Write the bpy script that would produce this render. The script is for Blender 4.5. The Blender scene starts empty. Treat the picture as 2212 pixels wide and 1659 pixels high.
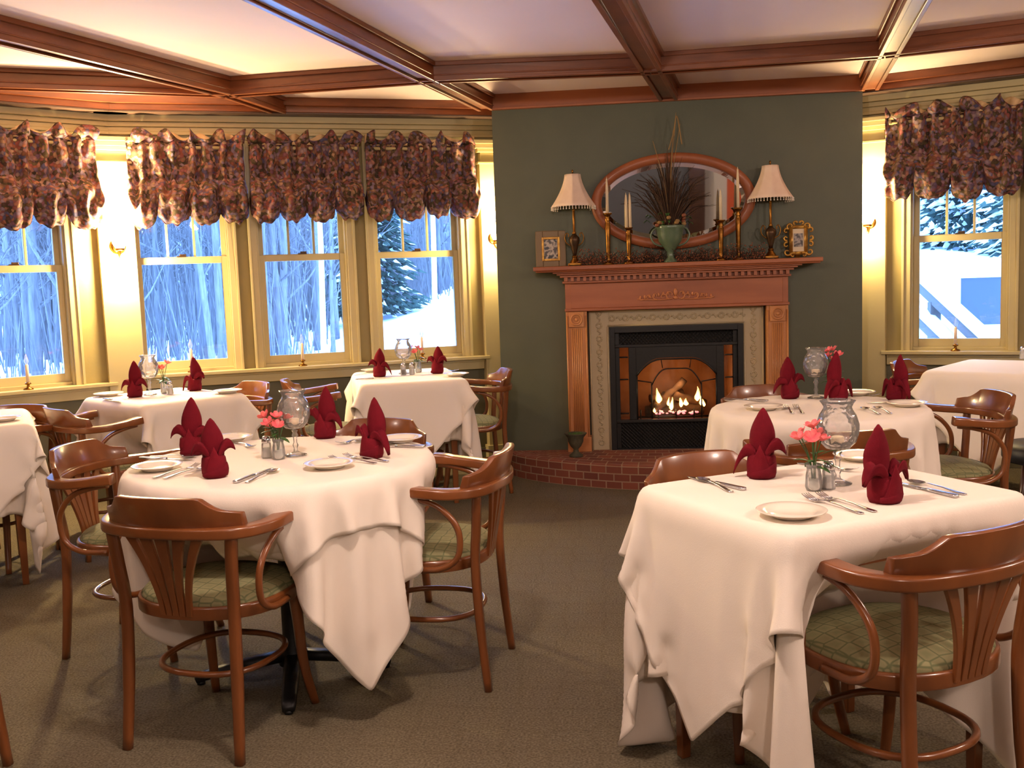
import bpy, bmesh, math, random, time
import numpy as np
from mathutils import Vector, Matrix, noise
from mathutils.bvhtree import BVHTree
random.seed(7); rng = np.random.RandomState(5)
PI = math.pi
SC = bpy.context.scene
COL = SC.collection
def srgb(r, g, b):
    f = lambda c: (c/255/12.92) if c/255 <= .04045 else ((c/255+.055)/1.055)**2.4
    return (f(r), f(g), f(b), 1)

# ------------------------------------------------------------------ camera
cd = bpy.data.cameras.new('camera'); cam = bpy.data.objects.new('camera', cd); COL.objects.link(cam); SC.camera = cam
cd.sensor_width = 36; cd.lens = 2150/2212*36; cd.clip_end = 500; cd.clip_start = .02
R_ = Vector((.9949, .0952, -.0347)); U_ = Vector((.0245, .1064, .994)); F_ = Vector((-.0983, .9898, -.1036))
M_ = Matrix((R_, U_, -F_)).transposed().to_quaternion().to_matrix().to_4x4(); M_.translation = (0, 0, 1.32)
cam.matrix_world = M_

# ------------------------------------------------------------------ world: blue winter dusk
W = bpy.data.worlds.new('world'); SC.world = W; W.use_nodes = True
bg = W.node_tree.nodes['Background']; bg.inputs[0].default_value = (.20, .43, 1.0, 1); bg.inputs[1].default_value = 20
SC.view_settings.view_transform = 'Standard'; SC.view_settings.look = 'None'; SC.view_settings.gamma = 1
SC.view_settings.use_curve_mapping = False; SC.view_settings.exposure = 0.0

# lamps of the room (their fixtures are built further down at the same places)
CEIL_LAMPS = [(2.3, 1.2, 85), (-1.9, .5, 16), (3.4, 3.1, 75), (-3.6, 2.4, 30), (-.45, 2.1, 80), (.4, -1.2, 75)]
SCONCES = {'a': None}

# ------------------------------------------------------------------ materials
def mat(name, col, rough=.6, metal=0, spec=.5, var=None, vscale=8, bump=0, bscale=60, coat=0, stretch=None, emis=None, estr=0):
    m = bpy.data.materials.new(name); m.use_nodes = True; nt = m.node_tree; b = nt.nodes['Principled BSDF']
    b.inputs['Base Color'].default_value = col; b.inputs['Roughness'].default_value = rough
    b.inputs['Metallic'].default_value = metal; b.inputs['Specular IOR Level'].default_value = spec
    b.inputs['Coat Weight'].default_value = coat; b.inputs['Coat Roughness'].default_value = .15
    if emis: b.inputs['Emission Color'].default_value = emis; b.inputs['Emission Strength'].default_value = estr
    if var or bump:
        tc = nt.nodes.new('ShaderNodeTexCoord'); mp = nt.nodes.new('ShaderNodeMapping'); nt.links.new(tc.outputs['Object'], mp.inputs[0])
        if stretch: mp.inputs['Scale'].default_value = stretch
    if var:
        n = nt.nodes.new('ShaderNodeTexNoise'); n.inputs['Scale'].default_value = vscale; n.inputs['Detail'].default_value = 4
        cr = nt.nodes.new('ShaderNodeValToRGB'); cr.color_ramp.elements[0].position = .3; cr.color_ramp.elements[1].position = .7
        cr.color_ramp.elements[0].color = col; cr.color_ramp.elements[1].color = var
        nt.links.new(mp.outputs[0], n.inputs[0]); nt.links.new(n.outputs[0], cr.inputs[0]); nt.links.new(cr.outputs[0], b.inputs['Base Color'])
    if bump:
        n2 = nt.nodes.new('ShaderNodeTexNoise'); n2.inputs['Scale'].default_value = bscale; n2.inputs['Detail'].default_value = 3
        bp = nt.nodes.new('ShaderNodeBump'); bp.inputs['Strength'].default_value = bump; bp.inputs['Distance'].default_value = .01
        nt.links.new(mp.outputs[0], n2.inputs[0]); nt.links.new(n2.outputs[0], bp.inputs['Height']); nt.links.new(bp.outputs[0], b.inputs['Normal'])
    return m
def ramp(nt, src, stops):
    cr = nt.nodes.new('ShaderNodeValToRGB'); e = cr.color_ramp.elements
    while len(e) < len(stops): e.new(.5)
    for i, (p, c) in enumerate(stops): e[i].position = p; e[i].color = c
    nt.links.new(src, cr.inputs[0]); return cr
M = {}
M['cream'] = mat('cream_trim', srgb(188, 172, 124), .42, var=srgb(180, 164, 118), vscale=2)
M['olive'] = mat('olive_wall_paint', srgb(150, 134, 84), .6, var=srgb(143, 128, 80), vscale=3, bump=.05)
M['green'] = mat('dark_green_wall_paint', srgb(82, 86, 67), .5, var=srgb(77, 81, 63), vscale=4, bump=.06, bscale=150)
M['wainscot'] = mat('dark_green_wainscot', srgb(92, 88, 66), .6, var=srgb(86, 83, 62), vscale=3)
M['tan'] = mat('tan_wall_paint', srgb(150, 135, 112), .7, var=srgb(143, 129, 107), vscale=2)
M['ceiling'] = mat('ceiling_plaster', srgb(232, 210, 206), .85, var=srgb(228, 205, 200), vscale=1.5, bump=.04)
M['beam'] = mat('stained_pine_beam', srgb(134, 74, 40), .36, var=srgb(106, 54, 28), vscale=5, coat=.2, stretch=(1, 1, 6))
M['chair'] = mat('lacquered_beech', srgb(134, 77, 38), .28, var=srgb(106, 58, 27), vscale=9, coat=.55, stretch=(1, 1, .25))
M['chair_dark'] = mat('dark_stained_wood', srgb(72, 38, 22), .35, var=srgb(58, 30, 18), vscale=9, coat=.3)
M['oak'] = mat('honey_oak', srgb(200, 138, 82), .45, var=srgb(174, 108, 60), vscale=7, coat=.15, stretch=(1, 1, .2))
M['oakh'] = mat('honey_oak_board', srgb(168, 98, 60), .45, var=srgb(140, 76, 45), vscale=7, coat=.15, stretch=(.2, 1, 1.4))
M['linen'] = mat('white_linen', srgb(240, 229, 216), .85, spec=.2, bump=.08, bscale=420)
M['napkin'] = mat('burgundy_napkin', srgb(114, 18, 32), .85, spec=.15, var=srgb(92, 12, 26), vscale=14, bump=.15, bscale=500)
M['steel'] = mat('stainless_steel', srgb(205, 205, 208), .22, metal=1)
M['china'] = mat('white_china', srgb(238, 228, 212), .16, spec=.6, coat=.4)
M['brass'] = mat('antique_brass', srgb(160, 110, 48), .3, metal=1, var=srgb(110, 74, 34), vscale=30)
M['bronze'] = mat('dark_bronze', srgb(62, 48, 38), .35, metal=.7, var=srgb(92, 66, 42), vscale=20)
M['iron'] = mat('black_cast_iron', srgb(22, 21, 22), .42, spec=.4, bump=.08)
M['blackglaze'] = mat('black_cushion_vinyl', srgb(24, 24, 27), .5)
M['shade'] = mat('pleated_cream_shade', srgb(240, 216, 196), .8, var=srgb(232, 206, 186), vscale=20)
M['candle'] = mat('ivory_wax', srgb(232, 212, 178), .5, spec=.4)
M['tile'] = mat('embossed_stone_surround', srgb(176, 160, 128), .4)
M['firebrick'] = mat('firebrick_panel', srgb(196, 140, 86), .8, var=srgb(164, 112, 66), vscale=9)
M['log'] = mat('charred_log', srgb(120, 92, 70), .9, var=srgb(40, 30, 24), vscale=12, bump=.5, bscale=20)
M['gold'] = mat('gilt_plaster', srgb(206, 160, 74), .35, metal=.6, var=srgb(150, 104, 44), vscale=40)
M['silverframe'] = mat('bronze_silver_frame', srgb(118, 98, 72), .5, metal=.3)
M['stone_urn'] = mat('mossy_urn', srgb(84, 78, 58), .8, var=srgb(58, 58, 44), vscale=14, bump=.3)
M['greenglass'] = mat('green_glazed_urn', srgb(96, 116, 92), .25, var=srgb(78, 98, 78), vscale=12, coat=.4)
M['leaf'] = mat('green_leaf', srgb(56, 96, 38), .5, var=srgb(38, 76, 28), vscale=20)
M['grass'] = mat('dried_dark_grass', srgb(60, 44, 32), .8, var=srgb(84, 56, 40), vscale=30)
M['wheat'] = mat('dried_tan_reed', srgb(150, 118, 74), .8)
M['berry'] = mat('dark_red_berry', srgb(110, 44, 32), .35, var=srgb(150, 96, 60), vscale=60)
M['twig'] = mat('brown_twig', srgb(58, 38, 26), .9)
M['petal'] = mat('pink_petal', srgb(226, 74, 92), .6, var=srgb(240, 120, 120), vscale=60)
M['petal'].node_tree.nodes['Principled BSDF'].inputs['Subsurface Weight'].default_value = .1
M['snow'] = mat('snow', srgb(240, 243, 246), .8, bump=.3, bscale=2)
M['bark'] = mat('grey_bark', srgb(120, 114, 112), .9, var=srgb(88, 82, 80), vscale=6, stretch=(4, 4, .5))
M['birch'] = mat('white_birch_bark', srgb(232, 232, 226), .8, var=srgb(170, 166, 158), vscale=8, stretch=(1, 1, 3))
M['spruce'] = mat('dark_spruce_needles', srgb(52, 70, 56), .9, var=srgb(34, 50, 42), vscale=4)
M['railwood'] = mat('weathered_rail', srgb(92, 84, 80), .8)
M['board'] = mat('grey_blue_board', srgb(54, 58, 84), .5)
M['whitepaint'] = mat('white_painted_frame', srgb(240, 240, 240), .6)
M['mirror'] = mat('mirror_silver', (.62, .62, .62, 1), .02, metal=1)
M['photo_mat'] = mat('cream_photo_mount', srgb(222, 206, 176), .7)
M['candlestrip'] = mat('electric_candle_tube', srgb(236, 214, 190), .5)
M['wallpanel_orange'] = mat('terracotta_wall_paint', srgb(206, 92, 52), .7)
M['wallpanel_white'] = mat('pale_wall_paint', srgb(206, 200, 192), .7)
M['bottlegreen'] = mat('bud_vase_water', srgb(226, 230, 222), .2)
M['salt'] = mat('white_salt', srgb(235, 232, 225), .8)

def glass_mat(name, tint=(1, 1, 1, 1), rough=.02, glossmin=.04, bump=0, bscale=40):
    m = bpy.data.materials.new(name); m.use_nodes = True; nt = m.node_tree; nt.nodes.clear()
    o = nt.nodes.new('ShaderNodeOutputMaterial'); mx = nt.nodes.new('ShaderNodeMixShader')
    t = nt.nodes.new('ShaderNodeBsdfTransparent'); g = nt.nodes.new('ShaderNodeBsdfGlossy'); lw = nt.nodes.new('ShaderNodeFresnel')
    lw.inputs['IOR'].default_value = 1.5; t.inputs[0].default_value = tint; g.inputs['Roughness'].default_value = rough
    ad = nt.nodes.new('ShaderNodeMath'); ad.operation = 'ADD'; ad.inputs[1].default_value = glossmin; ad.use_clamp = True
    nt.links.new(lw.outputs[0], ad.inputs[0]); nt.links.new(ad.outputs[0], mx.inputs[0])
    nt.links.new(t.outputs[0], mx.inputs[1]); nt.links.new(g.outputs[0], mx.inputs[2])
    if bump:
        df = nt.nodes.new('ShaderNodeBsdfTranslucent'); df.inputs[0].default_value = (1, 1, 1, 1); d2 = nt.nodes.new('ShaderNodeBsdfDiffuse'); d2.inputs[0].default_value = (.95, .95, .97, 1)
        m3 = nt.nodes.new('ShaderNodeMixShader'); nt.links.new(df.outputs[0], m3.inputs[1]); nt.links.new(d2.outputs[0], m3.inputs[2])
        m2 = nt.nodes.new('ShaderNodeMixShader'); m2.inputs[0].default_value = bump if bump < .2 else .07; nt.links.new(mx.outputs[0], m2.inputs[1]); nt.links.new(m3.outputs[0], m2.inputs[2]); nt.links.new(m2.outputs[0], o.inputs[0])
    else: nt.links.new(mx.outputs[0], o.inputs[0])
    if bump:
        tc = nt.nodes.new('ShaderNodeTexCoord'); v = nt.nodes.new('ShaderNodeTexVoronoi'); v.inputs['Scale'].default_value = bscale
        bp = nt.nodes.new('ShaderNodeBump'); bp.inputs['Strength'].default_value = bump; bp.inputs['Distance'].default_value = .01
        nt.links.new(tc.outputs['Object'], v.inputs[0]); nt.links.new(v.outputs[0], bp.inputs['Height'])
        nt.links.new(bp.outputs[0], g.inputs['Normal']); nt.links.new(bp.outputs[0], lw.inputs['Normal'])
    return m
M['pane'] = glass_mat('window_pane', (.96, .98, 1, 1), .01, 0)
M['crystal'] = glass_mat('cut_crystal', (1, 1, 1, 1), .06, .03, .3, 60)
M['clearglass'] = glass_mat('clear_glass', (1, 1, 1, 1), .04, .04, .15, 30)
M['fireglass'] = glass_mat('fireplace_glass', (.8, .8, .8, 1), .05, 0)

def emis(name, col, s):
    m = bpy.data.materials.new(name); m.use_nodes = True; nt = m.node_tree; b = nt.nodes['Principled BSDF']
    b.inputs['Base Color'].default_value = (1, .9, .75, 1); b.inputs['Emission Color'].default_value = col; b.inputs['Emission Strength'].default_value = s
    return m
M['sconceglow'] = emis('lit_frosted_glass', (1, .72, .34, 1), 40)
M['lampglow'] = emis('lit_opal_globe', (1, .72, .5, 1), 9)
M['bulb'] = emis('flame_bulb', (1, .8, .55, 1), 1.5)
M['flame'] = emis('gas_flame', (1, .42, .08, 1), 9)
M['flamecore'] = emis('gas_flame_core', (1, .72, .3, 1), 16)
M['ember'] = emis('pink_glowing_ember', (1, .16, .2, 1), 3)

# carpet: short pile with a faint trellis
def carpet():
    m = mat('patterned_carpet', srgb(128, 116, 92), .95, spec=.1); nt = m.node_tree; b = nt.nodes['Principled BSDF']
    tc = nt.nodes.new('ShaderNodeTexCoord')
    n = nt.nodes.new('ShaderNodeTexNoise'); n.inputs['Scale'].default_value = 140; n.inputs['Detail'].default_value = 2
    nt.links.new(tc.outputs['Object'], n.inputs[0])
    v = nt.nodes.new('ShaderNodeTexVoronoi'); v.feature = 'DISTANCE_TO_EDGE'; v.inputs['Scale'].default_value = 7; v.inputs['Randomness'].default_value = .35
    nt.links.new(tc.outputs['Object'], v.inputs[0])
    r1 = ramp(nt, n.outputs[0], [(.3, srgb(80, 73, 58)), (.7, srgb(120, 110, 90))])
    r2 = ramp(nt, v.outputs[0], [(.0, (.74, .74, .70, 1)), (.09, (1, 1, 1, 1))])
    mx = nt.nodes.new('ShaderNodeMixRGB'); mx.blend_type = 'MULTIPLY'; mx.inputs[0].default_value = .32
    nt.links.new(r1.outputs[0], mx.inputs[1]); nt.links.new(r2.outputs[0], mx.inputs[2]); nt.links.new(mx.outputs[0], b.inputs['Base Color'])
    bp = nt.nodes.new('ShaderNodeBump'); bp.inputs['Strength'].default_value = .5; bp.inputs['Distance'].default_value = .004
    nt.links.new(n.outputs[0], bp.inputs['Height']); nt.links.new(bp.outputs[0], b.inputs['Normal'])
    return m
M['carpet'] = carpet()
def seatfab():
    m = mat('green_damask_seat', srgb(134, 132, 96), .85, spec=.2); nt = m.node_tree; b = nt.nodes['Principled BSDF']
    tc = nt.nodes.new('ShaderNodeTexCoord'); v = nt.nodes.new('ShaderNodeTexVoronoi'); v.feature = 'DISTANCE_TO_EDGE'
    v.inputs['Scale'].default_value = 26; v.inputs['Randomness'].default_value = .2; nt.links.new(tc.outputs['Object'], v.inputs[0])
    r = ramp(nt, v.outputs[0], [(.02, srgb(104, 108, 76)), (.09, srgb(142, 136, 100)), (.4, srgb(128, 128, 92))])
    nt.links.new(r.outputs[0], b.inputs['Base Color']); return m
M['seat'] = seatfab()
def floral():
    m = mat('floral_chintz', srgb(120, 60, 50), .8, spec=.2); nt = m.node_tree; b = nt.nodes['Principled BSDF']
    tc = nt.nodes.new('ShaderNodeTexCoord')
    n0 = nt.nodes.new('ShaderNodeTexNoise'); n0.inputs['Scale'].default_value = 12; nt.links.new(tc.outputs['Object'], n0.inputs[0])
    ad = nt.nodes.new('ShaderNodeMixRGB'); ad.blend_type = 'ADD'; ad.inputs[0].default_value = .035
    nt.links.new(tc.outputs['Object'], ad.inputs[1]); nt.links.new(n0.outputs['Color'], ad.inputs[2])
    v = nt.nodes.new('ShaderNodeTexVoronoi'); v.inputs['Scale'].default_value = 48; nt.links.new(ad.outputs[0], v.inputs[0])
    sp = nt.nodes.new('ShaderNodeSeparateColor'); nt.links.new(v.outputs['Color'], sp.inputs[0])
    r = ramp(nt, sp.outputs[0], [(0, srgb(60, 52, 46)), (.14, srgb(100, 86, 60)), (.3, srgb(146, 80, 70)), (.46, srgb(88, 88, 122)), (.58, srgb(168, 112, 86)), (.7, srgb(130, 116, 142)), (.82, srgb(178, 142, 112)), (.93, srgb(84, 62, 54))])
    r.color_ramp.interpolation = 'LINEAR'
    r2 = ramp(nt, v.outputs['Distance'], [(0, (.95, .95, .95, 1)), (.6, (.6, .58, .58, 1))])
    mx = nt.nodes.new('ShaderNodeMixRGB'); mx.blend_type = 'MULTIPLY'; mx.inputs[0].default_value = 1
    nt.links.new(r.outputs[0], mx.inputs[1]); nt.links.new(r2.outputs[0], mx.inputs[2]); nt.links.new(mx.outputs[0], b.inputs['Base Color'])
    return m
M['floral'] = floral()
M['lining'] = mat('beige_lining', srgb(206, 172, 128), .85)
def brick():
    m = mat('red_hearth_brick', srgb(120, 66, 48), .85); nt = m.node_tree; b = nt.nodes['Principled BSDF']
    tc = nt.nodes.new('ShaderNodeTexCoord'); bt = nt.nodes.new('ShaderNodeTexBrick')
    bt.inputs['Scale'].default_value = 1; bt.inputs['Brick Width'].default_value = .105; bt.inputs['Row Height'].default_value = .052; bt.inputs['Mortar Size'].default_value = .004
    bt.inputs['Color1'].default_value = srgb(134, 72, 52); bt.inputs['Color2'].default_value = srgb(104, 54, 42); bt.inputs['Mortar'].default_value = srgb(150, 124, 98)
    nt.links.new(tc.outputs['UV'], bt.inputs[0]); nt.links.new(bt.outputs[0], b.inputs['Base Color'])
    bp = nt.nodes.new('ShaderNodeBump'); bp.inputs['Strength'].default_value = .5; bp.inputs['Distance'].default_value = .004; bp.invert = True
    nt.links.new(bt.outputs['Fac'], bp.inputs['Height']); nt.links.new(bp.outputs[0], b.inputs['Normal'])
    return m
M['brick'] = brick()
def hillmat():
    m = mat('wooded_snow_hillside', srgb(120, 116, 116), .9, spec=.1); nt = m.node_tree; b = nt.nodes['Principled BSDF']
    tc = nt.nodes.new('ShaderNodeTexCoord'); mp = nt.nodes.new('ShaderNodeMapping'); mp.inputs['Scale'].default_value = (1, 1, .08)
    nt.links.new(tc.outputs['Object'], mp.inputs[0])
    n = nt.nodes.new('ShaderNodeTexNoise'); n.inputs['Scale'].default_value = 1.1; n.inputs['Detail'].default_value = 8; n.inputs['Roughness'].default_value = .7
    nt.links.new(mp.outputs[0], n.inputs[0])
    r = ramp(nt, n.outputs[0], [(.35, srgb(62, 60, 64)), (.5, srgb(92, 90, 94)), (.62, srgb(140, 142, 148)), (.75, srgb(215, 218, 222))])
    nt.links.new(r.outputs[0], b.inputs['Base Color']); return m
M['hill'] = hillmat()
def photo_print(name, a, c, s):
    m = mat(name, a, .3); nt = m.node_tree; b = nt.nodes['Principled BSDF']; tc = nt.nodes.new('ShaderNodeTexCoord')
    n = nt.nodes.new('ShaderNodeTexNoise'); n.inputs['Scale'].default_value = s; nt.links.new(tc.outputs['Object'], n.inputs[0])
    r = ramp(nt, n.outputs[0], [(.42, a), (.5, c), (.6, srgb(60, 50, 48))]); nt.links.new(r.outputs[0], b.inputs['Base Color']); return m
M['photo1'] = photo_print('dark_photo_print', srgb(30, 28, 34), srgb(200, 186, 168), 22)
M['photo2'] = photo_print('grey_photo_print', srgb(90, 84, 84), srgb(170, 158, 150), 26)

# ------------------------------------------------------------------ mesh helpers
class MB:
    def __init__(s): s.v = []; s.f = []; s.uv = {}; s.mi = []
    def add(s, vs, fs, mi=0):
        o = len(s.v); s.v += [tuple(v) for v in vs]; s.f += [tuple(o+i for i in f) for f in fs]; s.mi += [mi]*len(fs); return s
    def box(s, c, d, rz=0, mi=0, taper=1):
        vs = []
        for z in (-1, 1):
            k = taper if z > 0 else 1
            for x, y in ((-1, -1), (1, -1), (1, 1), (-1, 1)):
                px, py = x*d[0]/2*k, y*d[1]/2*k
                vs.append((c[0]+px*math.cos(rz)-py*math.sin(rz), c[1]+px*math.sin(rz)+py*math.cos(rz), c[2]+z*d[2]/2))
        return s.add(vs, [(3, 2, 1, 0), (4, 5, 6, 7), (0, 1, 5, 4), (1, 2, 6, 5), (2, 3, 7, 6), (3, 0, 4, 7)], mi)
    def tube(s, pts, r, n=10, close=False, sec=None, up=None, mi=0, sq_=.55):
        # sec: (a, b) half sizes for an elliptical / rounded section; r scale may be a list
        P = [Vector(p) for p in pts]; N = len(P); rr = r if isinstance(r, (list, tuple)) else [r]*N
        ring = []; prev = None
        for i in range(N):
            if close: t = P[(i+1) % N]-P[i-1]
            else: t = P[min(i+1, N-1)]-P[max(i-1, 0)]
            t.normalize()
            if up is not None:
                b = Vector(up); a = t.cross(b)
                if a.length < 1e-4: a = t.orthogonal()
                a.normalize(); b = a.cross(t).normalized()
            else:
                if prev is None: a = t.orthogonal().normalized()
                else: a = (prev-t*prev.dot(t)).normalized()
                b = t.cross(a); prev = a
            ring.append([])
            for k in range(n):
                an = 2*PI*(k+.5)/n; ca, sa = math.cos(an), math.sin(an)
                if sec:
                    e = sq_; ca = math.copysign(abs(ca)**e, ca)*sec[0]; sa = math.copysign(abs(sa)**e, sa)*sec[1]
                ring[-1].append(P[i]+(a*ca+b*sa)*rr[i])
        vs = [v for rg in ring for v in rg]; fs = []
        for i in range(N if close else N-1):
            j = (i+1) % N
            for k in range(n): fs.append((i*n+k, i*n+(k+1) % n, j*n+(k+1) % n, j*n+k))
        if not close: fs += [tuple(range(n-1, -1, -1)), tuple((N-1)*n+k for k in range(n))]
        return s.add(vs, fs, mi)
    def lathe(s, prof, n=24, c=(0, 0, 0), mi=0, ruff=None, caps=True):
        vs = []; fs = []
        for i, (r, z) in enumerate(prof):
            for k in range(n):
                a = 2*PI*k/n; rr = r*(1+(ruff(a, i) if ruff else 0)); vs.append((c[0]+rr*math.cos(a), c[1]+rr*math.sin(a), c[2]+z))
        for i in range(len(prof)-1):
            for k in range(n): fs.append((i*n+k, i*n+(k+1) % n, (i+1)*n+(k+1) % n, (i+1)*n+k))
        if caps: fs += [tuple(range(n-1, -1, -1)), tuple((len(prof)-1)*n+k for k in range(n))]
        return s.add(vs, fs, mi)
    def prism(s, poly, z0, z1, mi=0):
        n = len(poly); vs = [(x, y, z0) for x, y in poly]+[(x, y, z1) for x, y in poly]
        return s.add(vs, [tuple(range(n-1, -1, -1)), tuple(range(n, 2*n))]+[(i, (i+1) % n, n+(i+1) % n, n+i) for i in range(n)], mi)
    def grid(s, fn, nu, nv, mi=0, closeu=False):
        vs = [fn(i/(nu if closeu else nu-1), j/(nv-1)) for i in range(nu) for j in range(nv)]; fs = []
        for i in range(nu if closeu else nu-1):
            for j in range(nv-1): a = i*nv+j; b = ((i+1) % nu)*nv+j; fs.append((a, b, b+1, a+1))
        return s.add(vs, fs, mi)
    def sphere(s, c, r, n=8, m=6, mi=0, sq=(1, 1, 1)):
        return s.grid(lambda u, v: (c[0]+r*sq[0]*math.sin(PI*v)*math.cos(2*PI*u), c[1]+r*sq[1]*math.sin(PI*v)*math.sin(2*PI*u), c[2]-r*sq[2]*math.cos(PI*v)), n, m, mi, True)
    def build(s, name, mats, parent=None, smooth=False, bevel=0, solid=0, loc=None, rz=0, subsurf=0, kind=None, label=None):
        me = bpy.data.meshes.new(name); me.from_pydata(s.v, [], s.f)
        if not isinstance(mats, (list, tuple)): mats = [mats]
        for m in mats: me.materials.append(m)
        if len(mats) > 1:
            for p, i in zip(me.polygons, s.mi): p.material_index = i
        bm = bmesh.new(); bm.from_mesh(me); bmesh.ops.remove_doubles(bm, verts=bm.verts, dist=1e-6); bmesh.ops.recalc_face_normals(bm, faces=bm.faces); bm.to_mesh(me); bm.free()
        me.polygons.foreach_set('use_smooth', [smooth]*len(me.polygons))
        o = bpy.data.objects.new(name, me); COL.objects.link(o)
        if parent: o.parent = parent
        if loc is not None: o.location = loc
        o.rotation_euler[2] = rz
        if solid: md = o.modifiers.new('solid', 'SOLIDIFY'); md.thickness = solid; md.offset = 0
        if bevel: md = o.modifiers.new('bevel', 'BEVEL'); md.width = bevel; md.segments = 2; md.limit_method = 'ANGLE'
        if subsurf: md = o.modifiers.new('sub', 'SUBSURF'); md.levels = subsurf; md.render_levels = subsurf
        if smooth and bevel: me.polygons.foreach_set('use_smooth', [True]*len(me.polygons))
        if kind: o['kind'] = kind
        if label: o['label'] = label
        return o
def spline(pts, n=6, close=False):
    P = [Vector(p) for p in pts]; N = len(P); out = []
    for i in range(N if close else N-1):
        if close: a, b, c, d = P[i-1], P[i], P[(i+1) % N], P[(i+2) % N]
        else: a, b, c, d = P[max(i-1, 0)], P[i], P[i+1], P[min(i+2, N-1)]
        for k in range(n):
            t = k/n; out.append(.5*((2*b)+(c-a)*t+(2*a-5*b+4*c-d)*t*t+(3*b-a-3*c+d)*t**3))
    if not close: out.append(P[-1])
    return out
def tag(o, label=None, cat=None, group=None, kind=None):
    if label: o['label'] = label
    if cat: o['category'] = cat
    if group: o['group'] = group
    if kind: o['kind'] = kind
    return o
def thing(name, label, cat, loc=(0, 0, 0), rz=0, group=None):
    o = bpy.data.objects.new(name, None); o.empty_display_size = .1; COL.objects.link(o); o.location = loc; o.rotation_euler = (0, 0, rz)
    return tag(o, label, cat, group)
def dup(root, loc, rz, label=None, group=None, scale=None):
    kids = {}
    for o in COL.objects:
        if o.parent: kids.setdefault(o.parent.name, []).append(o)
    def cp(o, par):
        c = o.copy(); COL.objects.link(c); c.parent = par
        for ch in kids.get(o.name, []): cp(ch, c)
        return c
    r = cp(root, None); r.location = loc; r.rotation_euler = (0, 0, rz)
    if scale: r.scale = scale
    if label: r['label'] = label
    if group: r['group'] = group
    return r
def struct(o): o['kind'] = 'structure'; return o

# ------------------------------------------------------------------ room shell
ZC, ZB = 2.548, 2.446
YF = 6.73
s2, c2 = math.sin(PI/8), math.cos(PI/8); s4 = c4 = math.sqrt(.5)
WALL = {'W': (Vector((-s2, c2, 0)), 6.928, Vector((c2, s2, 0))),
        'L': (Vector((-s4, c4, 0)), 6.606, Vector((c4, s4, 0))),
        'R': (Vector((s2, c2, 0)), 7.118, Vector((c2, -s2, 0)))}
def wp(w, t, z, dep=0):       # dep > 0 is into the room
    n, c, d = WALL[w]; return n*(c-dep)+d*t+Vector((0, 0, z))
def wbox(mb, w, t0, t1, z0, z1, d0, d1, mi=0):
    vs = [wp(w, t, z, d) for z in (z0, z1) for t, d in ((t0, d0), (t1, d0), (t1, d1), (t0, d1))]
    return mb.add(vs, [(3, 2, 1, 0), (4, 5, 6, 7), (0, 1, 5, 4), (1, 2, 6, 5), (2, 3, 7, 6), (3, 0, 4, 7)], mi)
poly = [(-3.147, 6.195), (-4.95, 4.392), (-5.6, 2.8), (-5.6, -3.2), (5.4, -3.2), (5.4, 4.35), (3.75, 6.15), (1.655, 7.018), (1.655, YF), (-.741, YF), (-.741, 7.19)]
def slab(name, z, flip, m, th=.08):
    mb = MB(); big = [(x*1.06+.0, y*1.04) for x, y in poly]
    mb.prism([(-5.9, -3.5), (5.7, -3.5), (5.7, 4.5), (3.95, 6.45), (1.75, 7.6), (-.9, 7.6), (-3.25, 6.6), (-5.2, 4.6), (-5.9, 2.9)], z if flip else z-th, z+th if flip else z)
    return struct(mb.build(name, m))
slab('floor', 0, False, M['carpet']); slab('ceiling', ZC, True, M['ceiling'])

WIN = {'W': [(-.140, .265), (.645, .265), (1.440, .275)], 'L': [(1.553, .255)], 'R': [(-.487, .258)]}
SILL = {'W': .79, 'L': .758, 'R': .762}
EXT = {'W': (-.537, 2.13), 'L': (-.395, 2.155), 'R': (-1.157, 1.111)}
TH = .16
def wall_with_windows(w, name):
    t0, t1 = EXT[w]; zs = SILL[w]; zt = 2.25; mb = MB()
    ap = zs-.09
    low = MB(); wbox(low, w, t0, t1, 0, ap, 0, -TH)
    struct(low.build(name+'_lower', M['wainscot']))
    edges = [t0]
    for c, h in WIN[w]: edges += [c-h-.035, c+h+.035]
    edges.append(t1)
    for i in range(0, len(edges), 2): wbox(mb, w, edges[i], edges[i+1], ap, ZC, 0, -TH)
    for c, h in WIN[w]:
        wbox(mb, w, c-h-.035, c+h+.035, ap, zs, 0, -TH); wbox(mb, w, c-h-.035, c+h+.035, zt, ZC, 0, -TH)
    struct(mb.build(name, M['olive']))
wall_with_windows('W', 'wall_window'); wall_with_windows('L', 'wall_left'); wall_with_windows('R', 'wall_right')
def plainwall(name, a, b, m, th=.12, side=1):
    a = Vector(a+(0,)); b = Vector(b+(0,)); d = (b-a).normalized(); n = Vector((-d.y, d.x, 0))*th*side
    mb = MB(); mb.prism([tuple(p)[:2] for p in (a, b, b+n, a+n)], 0, ZC); return struct(mb.build(name, m))
plainwall('wall_left_rear', (-4.95, 4.392), (-5.6, 2.8), M['tan'], side=-1)
plainwall('wall_left_side', (-5.6, 2.8), (-5.6, -3.2), M['tan'], side=-1)
plainwall('wall_right_side', (5.4, -3.2), (5.4, 4.35), M['tan'], side=-1)
plainwall('wall_right_rear', (5.4, 4.35), (3.20, 6.378), M['tan'], side=-1)
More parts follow.
